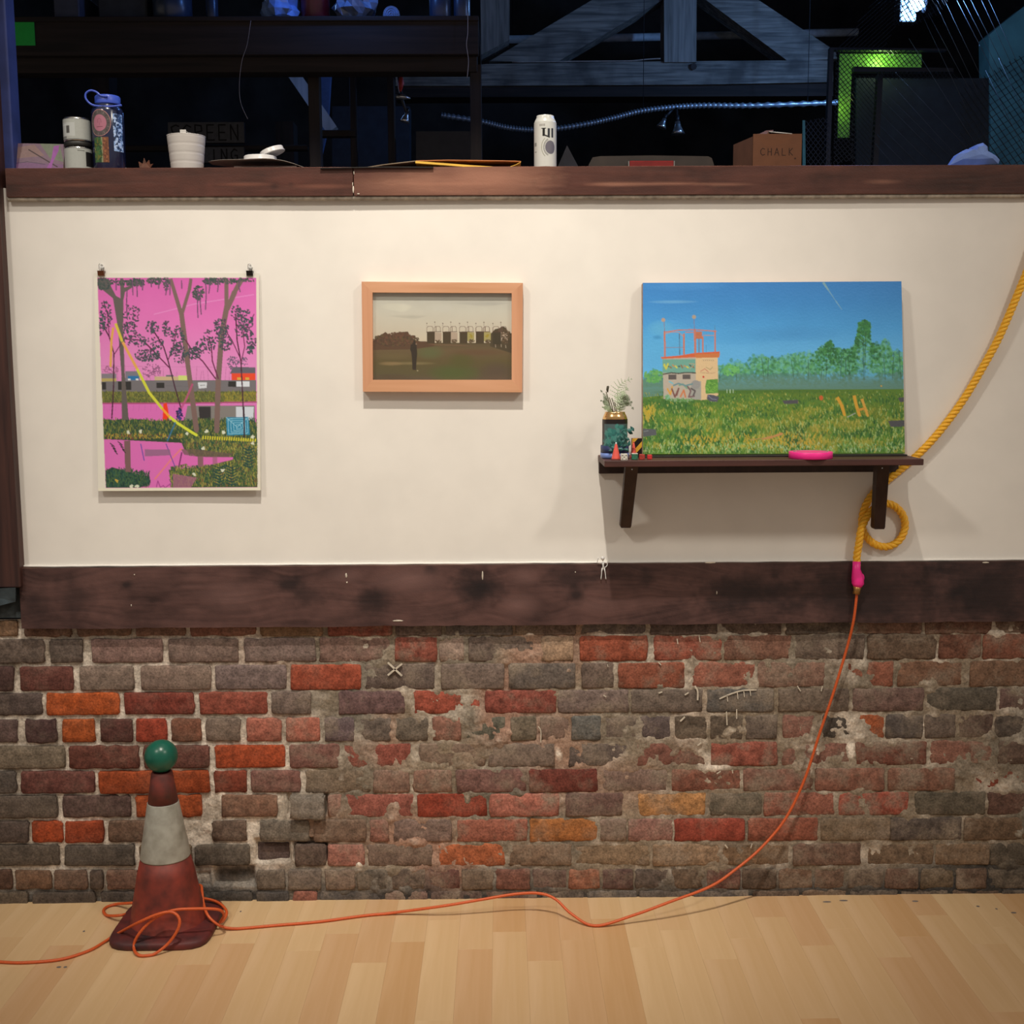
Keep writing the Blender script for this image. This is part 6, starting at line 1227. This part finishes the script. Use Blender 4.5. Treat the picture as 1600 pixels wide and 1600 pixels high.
# signs
def sign(px0, py0, px1, py1, txt, lab, tx0, tx1, Y):
    a = W(px0, py0, Y); b2 = W(px1, py1, Y); t = thing('painted_sign', lab, 'sign', ((a.x+b2.x)/2, Y, b2.z), 'hand painted wooden signs in the loft')
    w, h = px1-px0, py1-py0; p = Paint(0, 0, w, h, 3, (.075, .075, .085), None, 2); hh = h*.72; adv = (tx1-tx0)/len(txt)/hh; p.mottle(.2, 20, 3)
    p.text(txt, tx0-px0, h*.14, hh, 2.2, (.008, .007, .008), adv); painted('lettered_face', p.out(), quad((a.x, Y, a.z), (b2.x, Y, a.z), (b2.x, Y, b2.z), (a.x, Y, b2.z)), attrmat('sign_paint', .8), t)
    obj('sign_board', MB().box((a.x, Y+.0005, b2.z), (b2.x, Y+.02, a.z), .001), m_dark, t)
sign(262, 191, 382, 223, 'SCREEN', 'grey board lettered SCREEN, deep in the loft above the white cup', 266, 378, YS+.42)
sign(300, 230, 382, 254, 'ING', 'grey board lettered ING, below the SCREEN board', 329, 377, YS+.42)
# clamp lamps
m_lamp = mat('aluminium_lamp', (.5, .5, .5, 1), .3, .9, var=.05); m_bk = mat('black_metal', (.012, .012, .014, 1), .5)
def lamp(px, py, Y, s, dx, dz, lab, cable, glow=None):
    c = W(px, py, Y); d = Vector((dx, 0, dz)).normalized(); t = thing('clamp_lamp', lab, 'lamp', tuple(c), 'small lamps hung in the loft')
    ax = d; obj('shade', MB().tube([c-ax*s*.5, c-ax*s*.2, c+ax*s*.25, c+ax*s*.6], [s*.22, s*.26, s*.45, s*.62], 18), m_lamp, t)
    obj('socket', MB().tube([c-ax*s*1.0, c-ax*s*.45], s*.18, 12), m_bk, t); obj('lamp_arm', MB().tube([c-ax*s*.9]+[W(x, y, Y) for x, y in cable], .006, 6), m_bk, t)
lamp(1059, 199, 2.43, .053, .05, -1, 'right hand blue lit lamp hanging under the truss', [(1058, 182), (1057, 168)])
lamp(1036, 192, 2.43, .040, -.4, -1, 'smaller left hand lamp hanging under the truss', [(1041, 182), (1050, 172)])
lamp(634, 183, YS+.35, .030, -.3, -1, 'small clamp lamp low between the loft shelf posts', [(636, 178), (628, 155), (622, 112)])
single('red_tag', MB().tube([W(626, 118, YS+.32), W(627, 130, YS+.32), W(625, 143, YS+.32)], [.006, .011, .005], 10), mat('red_plastic', (.45, .03, .012, 1), .5), 'small red tag hanging beside the clamp lamp', 'tag')
single('clip_light', MB().tube([W(619, 151, YS+.33), W(630, 151, YS+.33), W(641, 154, YS+.33)], [.010, .010, .003], 10), m_lamp, 'small metal clip on the lamp bracket behind the loft shelf', 'clip')
# roof truss
YT = 2.9
tr3 = thing('roof_truss', 'weathered timber roof truss lit blue, behind the tall can', 'truss', (W(1060, 95, YT).x, YT, W(1060, 133, YT).z))
def pbeam(name, pts, m, y0=YT, d=.14): mb = MB(); f_ = [W(x, y, y0) for x, y in pts]; mb.hexa(f_, [v+Vector((0, d, 0)) for v in f_]); return obj(name, mb, m, tr3)
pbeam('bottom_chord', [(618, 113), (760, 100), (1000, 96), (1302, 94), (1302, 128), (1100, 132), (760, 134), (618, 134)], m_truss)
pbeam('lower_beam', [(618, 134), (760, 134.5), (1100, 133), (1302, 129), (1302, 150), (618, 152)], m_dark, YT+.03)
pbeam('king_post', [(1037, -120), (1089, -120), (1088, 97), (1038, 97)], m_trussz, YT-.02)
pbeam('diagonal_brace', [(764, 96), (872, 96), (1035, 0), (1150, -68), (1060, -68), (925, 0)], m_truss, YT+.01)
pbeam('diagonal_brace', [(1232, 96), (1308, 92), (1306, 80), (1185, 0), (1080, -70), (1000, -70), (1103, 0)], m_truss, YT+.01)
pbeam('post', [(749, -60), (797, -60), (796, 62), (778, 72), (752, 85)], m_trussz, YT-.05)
obj('bolt', MB().tube([W(1084, 104, YT-.001), W(1084, 104, YT-.02)], .016, 8), m_bk, tr3)
single('wire', MB().tube(catmull([W(800, 97, YT-.01), W(880, 96, YT-.01), W(940, 95.5, YT-.01), W(985, 95, YT-.01), W(1012, 92.5, YT-.01), W(1032, 91.5, YT-.01)], 5), .0035, 5), m_str, 'pale wire lying along the truss beam', 'wire')
single('conduit_pipe', MB().tube([W(780, 62, 3.5), W(925, 60, 3.5), W(1100, 56, 3.5), W(1340, 50, 3.5)], .021, 14), mat('pale_pipe', (.55, .62, .68, 1), .5), 'pale straight pipe running behind the truss', 'pipe')
pp_ = [o for o in COL.objects if o.name == 'conduit_pipe'][0]; pp_['_w'] = tuple(pp_.location)
for px_ in (800, 1330): obj('pipe_hanger', MB().tube([W(px_, 58, 3.5), Vector((W(px_, 58, 3.5).x, 3.5, 5.9))], .004, 5), m_bk, pp_)
# spiral duct
dp = catmull([W(x, y, 2.45) for x, y in ((690, 180), (752, 190), (790, 199), (830, 203), (870, 201), (920, 193), (960, 184), (1000, 174), (1047, 168), (1100, 165), (1180, 165), (1320, 160))], 26)
rr_ = [(.0105 if i % 3 else .0155) for i in range(len(dp))]
single('flexible_duct', MB().tube(dp, rr_, 12), mat('ribbed_duct', (.30, .36, .42, 1), .35, .6, var=.05), 'sagging ribbed hose strung across behind the tall can', 'hose')
hs_ = [o for o in COL.objects if o.name == 'flexible_duct'][0]; hs_['_w'] = tuple(hs_.location)
for px_, py_ in ((752, 190), (1005, 174), (1262, 160)): obj('hanger_wire', MB().tube([W(px_, py_, 2.45), Vector((W(px_, py_, 2.45).x, 2.45, 5.9))], .0015, 5), m_bk, hs_)
# braces between the loft shelf posts
single('timber_brace', MB().bar(W(448, 100, 1.5), W(520, 205, 1.5), .045, .05), wood('pale_brace_timber', (.35, .36, .36, 1), (.5, .5, .5, 1), 'Z', .7), 'slanting pale brace lit blue between the loft shelf posts', 'brace')
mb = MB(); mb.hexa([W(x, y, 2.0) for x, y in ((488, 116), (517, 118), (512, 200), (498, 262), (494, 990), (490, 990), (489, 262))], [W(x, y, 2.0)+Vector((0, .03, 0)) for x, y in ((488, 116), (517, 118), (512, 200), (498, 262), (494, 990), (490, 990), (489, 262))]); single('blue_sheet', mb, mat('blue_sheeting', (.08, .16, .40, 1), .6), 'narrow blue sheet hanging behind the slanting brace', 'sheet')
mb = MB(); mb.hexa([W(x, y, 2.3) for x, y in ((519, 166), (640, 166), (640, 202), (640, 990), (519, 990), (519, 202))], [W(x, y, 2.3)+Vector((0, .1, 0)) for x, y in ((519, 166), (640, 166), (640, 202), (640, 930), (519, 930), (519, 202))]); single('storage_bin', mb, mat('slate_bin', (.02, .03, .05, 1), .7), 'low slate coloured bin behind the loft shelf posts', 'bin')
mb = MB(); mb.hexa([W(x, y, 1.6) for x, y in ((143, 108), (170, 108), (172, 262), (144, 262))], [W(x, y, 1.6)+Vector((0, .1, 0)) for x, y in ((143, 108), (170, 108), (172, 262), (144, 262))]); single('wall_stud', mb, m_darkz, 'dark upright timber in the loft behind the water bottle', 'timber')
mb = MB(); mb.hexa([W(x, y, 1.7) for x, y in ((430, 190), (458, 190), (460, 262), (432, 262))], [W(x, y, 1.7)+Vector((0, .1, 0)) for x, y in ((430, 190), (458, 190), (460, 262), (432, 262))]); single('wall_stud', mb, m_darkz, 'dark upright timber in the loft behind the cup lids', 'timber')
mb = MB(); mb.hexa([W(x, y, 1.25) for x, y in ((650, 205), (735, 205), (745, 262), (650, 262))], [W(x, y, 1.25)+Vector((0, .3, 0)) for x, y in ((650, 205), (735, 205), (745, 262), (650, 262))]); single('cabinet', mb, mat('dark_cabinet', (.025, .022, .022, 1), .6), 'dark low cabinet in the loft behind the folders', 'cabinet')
# wall piece on the right, its teal light put into the plaster colour
mb = MB(); tw = [(1545, 55), (1562, 40), (1580, 26), (1600, 10), (1680, -40), (1720, -40), (1720, 300), (1545, 300), (1548, 200), (1546, 120)]
mb.hexa([W(x, y, 2.6) for x, y in tw], [W(x, y, 2.6)+Vector((0, .12, 0)) for x, y in tw]); struct('wall_side_right', mb, mat('plaster_teal_light', (.05, .115, .10, 1), .85, var=.2, scale=6, bump=.5))
# wire rack with green frame and lamp
YM = 1.55
rk = thing('wire_rack', 'tall black wire mesh rack with a glowing green edge, at the right of the loft', 'rack', (W(1440, 258, YM).x, YM, ZL))
m_wire = mat('dark_wire', (.03, .035, .04, 1), .35, .6, var=.1)
def clipseg(a, b2, poly):
    ts = [0, 1]
    for i in range(len(poly)):
        p, q = poly[i-1], poly[i]; d = (b2[0]-a[0], b2[1]-a[1]); e = (q[0]-p[0], q[1]-p[1]); den = d[0]*e[1]-d[1]*e[0]
        if abs(den) < 1e-9: continue
        t = ((p[0]-a[0])*e[1]-(p[1]-a[1])*e[0])/den; u = ((p[0]-a[0])*d[1]-(p[1]-a[1])*d[0])/den
        if 0 < t < 1 and 0 <= u <= 1: ts.append(t)
    ts.sort(); out = []
    for s, t in zip(ts[:-1], ts[1:]):
        m_ = (s+t)/2; x, y = a[0]+(b2[0]-a[0])*m_, a[1]+(b2[1]-a[1])*m_; ins = False
        for i in range(len(poly)):
            (ax, ay), (bx_, by_) = poly[i-1], poly[i]
            if (ay > y) != (by_ > y) and x < (bx_-ax)*(y-ay)/(by_-ay)+ax: ins = not ins
        if ins and t-s > 1e-3: out.append(((a[0]+(b2[0]-a[0])*s, a[1]+(b2[1]-a[1])*s), (a[0]+(b2[0]-a[0])*t, a[1]+(b2[1]-a[1])*t)))
    return out
def meshpanel(poly, ang1, ang2, gap, Y, w, lab=None):
    mb = MB(); cx_ = sum(p[0] for p in poly)/len(poly); cy_ = sum(p[1] for p in poly)/len(poly)
    for ang in (ang1, ang2):
        if ang is None: continue
        dx, dy = math.cos(R(ang)), math.sin(R(ang)); k = -60
        while k < 60:
            ox, oy = cx_-dy*gap*k, cy_+dx*gap*k
            for s, t in clipseg((ox-dx*500, oy-dy*500), (ox+dx*500, oy+dy*500), poly): mb.bar(W(*s, Y), W(*t, Y), w, w)
            k += 1
    o = obj('wire_mesh', mb, m_wire, rk); o['kind'] = 'stuff'
    if lab: o['label'] = lab
meshpanel([(1306, 78), (1440, 78), (1440, 104), (1334, 104), (1332, 250), (1302, 258)], 52, -38, 5.6, YM, .0022)
meshpanel([(1306, 78), (1390, -30), (1450, -30), (1400, 40), (1380, 78)], -42, None, 5, YM, .0026)
meshpanel([(1400, -30), (1500, -30), (1470, 20), (1430, 40), (1395, 40)], 60, -30, 6.5, YM, .0026)
meshpanel([(1255, 190), (1296, 182), (1300, 260), (1262, 260)], 52, -52, 6, YM-.05, .0018)
meshpanel([(1334, 118), (1372, 118), (1366, 258), (1330, 258)], 50, -42, 5.5, YM+.02, .0020)
meshpanel([(1500, 140), (1640, 60), (1640, 262), (1500, 262)], 55, -32, 9, YM, .0022)
meshpanel([(1370, 112), (1490, 112), (1500, 124), (1372, 124)], 50, -50, 5, YM+.02, .0020)
# rods
m_rod = mat('grey_rod', (.10, .11, .12, 1), .5, .3, var=.05)
rods = [((1368, 225), (1400, 262)), ((1370, 210), (1420, 262)), ((1374, 195), (1440, 262)), ((1376, 178), (1460, 262)), ((1378, 155), (1480, 258)), ((1378, 140), (1490, 250)), ((1384, 122), (1500, 250)), ((1398, 112), (1510, 230)), ((1420, 60), (1530, 235)), ((1444, 30), (1510, 170)), ((1450, 20), (1520, 150)), ((1462, 5), (1528, 145)), ((1476, 0), (1540, 135)), ((1490, -10), (1560, 128)), ((1500, -10), (1566, 120)), ((1512, -10), (1572, 110)), ((1524, -20), (1585, 110)), ((1536, -20), (1600, 120)), ((1560, 90), (1625, 230)), ((1540, 110), (1610, 255))]
for s, t in rods: obj('rod', MB().tube([W(*s, YM-.03), W(*t, YM-.03)], .0009, 5), m_rod, rk)
for i, y in enumerate((1372, 1380)): pass
def pv(name, pts, m, Y=YM+.03, d=.03): mb = MB(); f_ = [W(x, y, Y) for x, y in pts]; mb.hexa(f_, [v+Vector((0, d, 0)) for v in f_]); return obj(name, mb, m, rk)
m_frame = mat('black_frame', (.012, .012, .014, 1), .4)
pv('upright', [(1297, 76), (1303, 76), (1297, 262), (1290, 262)], m_frame, YM-.01); pv('upright', [(1372, 116), (1380, 118), (1372, 262), (1364, 262)], m_frame); pv('upright', [(1254, 188), (1258, 188), (1259, 262), (1254, 262)], mat('teal_edge', (.10, .32, .27, 1), .6), YM-.06, .004)
pv('top_rail', [(1297, 74), (1480, 76), (1480, 79), (1297, 78)], m_frame); pv('cross_rail', [(1334, 104), (1490, 106), (1490, 112), (1334, 112)], m_frame)
m_green = mat('lime_panel', (.32, .80, .10, 1), .45, var=.2, scale=30)
gp = pv('green_panel', [(1312, 84), (1440, 84), (1440, 105), (1331, 105), (1327, 215), (1309, 215)], m_green, YM+.10, .01); gp['label'] = 'lime green panel along the rack edge'
pv('dark_panel', [(1338, 122), (1545, 122), (1545, 262), (1338, 262)], mat('dark_panel', (.02, .03, .04, 1), .7), YM+.12, .02)
point('green_rack_light', W(1378, 93, YM+.055), .22, (.75, 1.0, .45), .015)
point('green_rack_light', W(1316, 165, YM+.055), .05, (.80, 1.0, .30), .015)
# the blue lamp itself
lm = thing('stage_lamp', 'blue white stage lamp shining behind the wire mesh at the top right', 'lamp', tuple(W(1436, 4, 1.75)))
c = W(1432, 6, 1.85); mb = MB(); mb.ball(c, .028, 16, (1.2, .5, 1.1)); obj('lamp_bulb', mb, mat('lamp_glow', (.6, .8, 1, 1), .5, emit=(.45, .70, 1, 1), es=3.5), lm)
mb = MB(); mb.box(W(1408, 32, 1.9), Vector((W(1432, 6, 1.9).x, 1.92, W(1432, -12, 1.9).z)), .002); obj('diffuser', mb, mat('diffuser_glow', (.6, .8, 1, 1), .5, emit=(.25, .50, 1, 1), es=1.2), lm)
obj('yoke', MB().tube([c+Vector((.03, 0, -.03)), c+Vector((.05, .02, .03)), c+Vector((.05, .02, .4))], .008, 8), m_bk, lm)

# tidy
for o in bpy.data.objects:
    if '_w' in o: del o['_w']
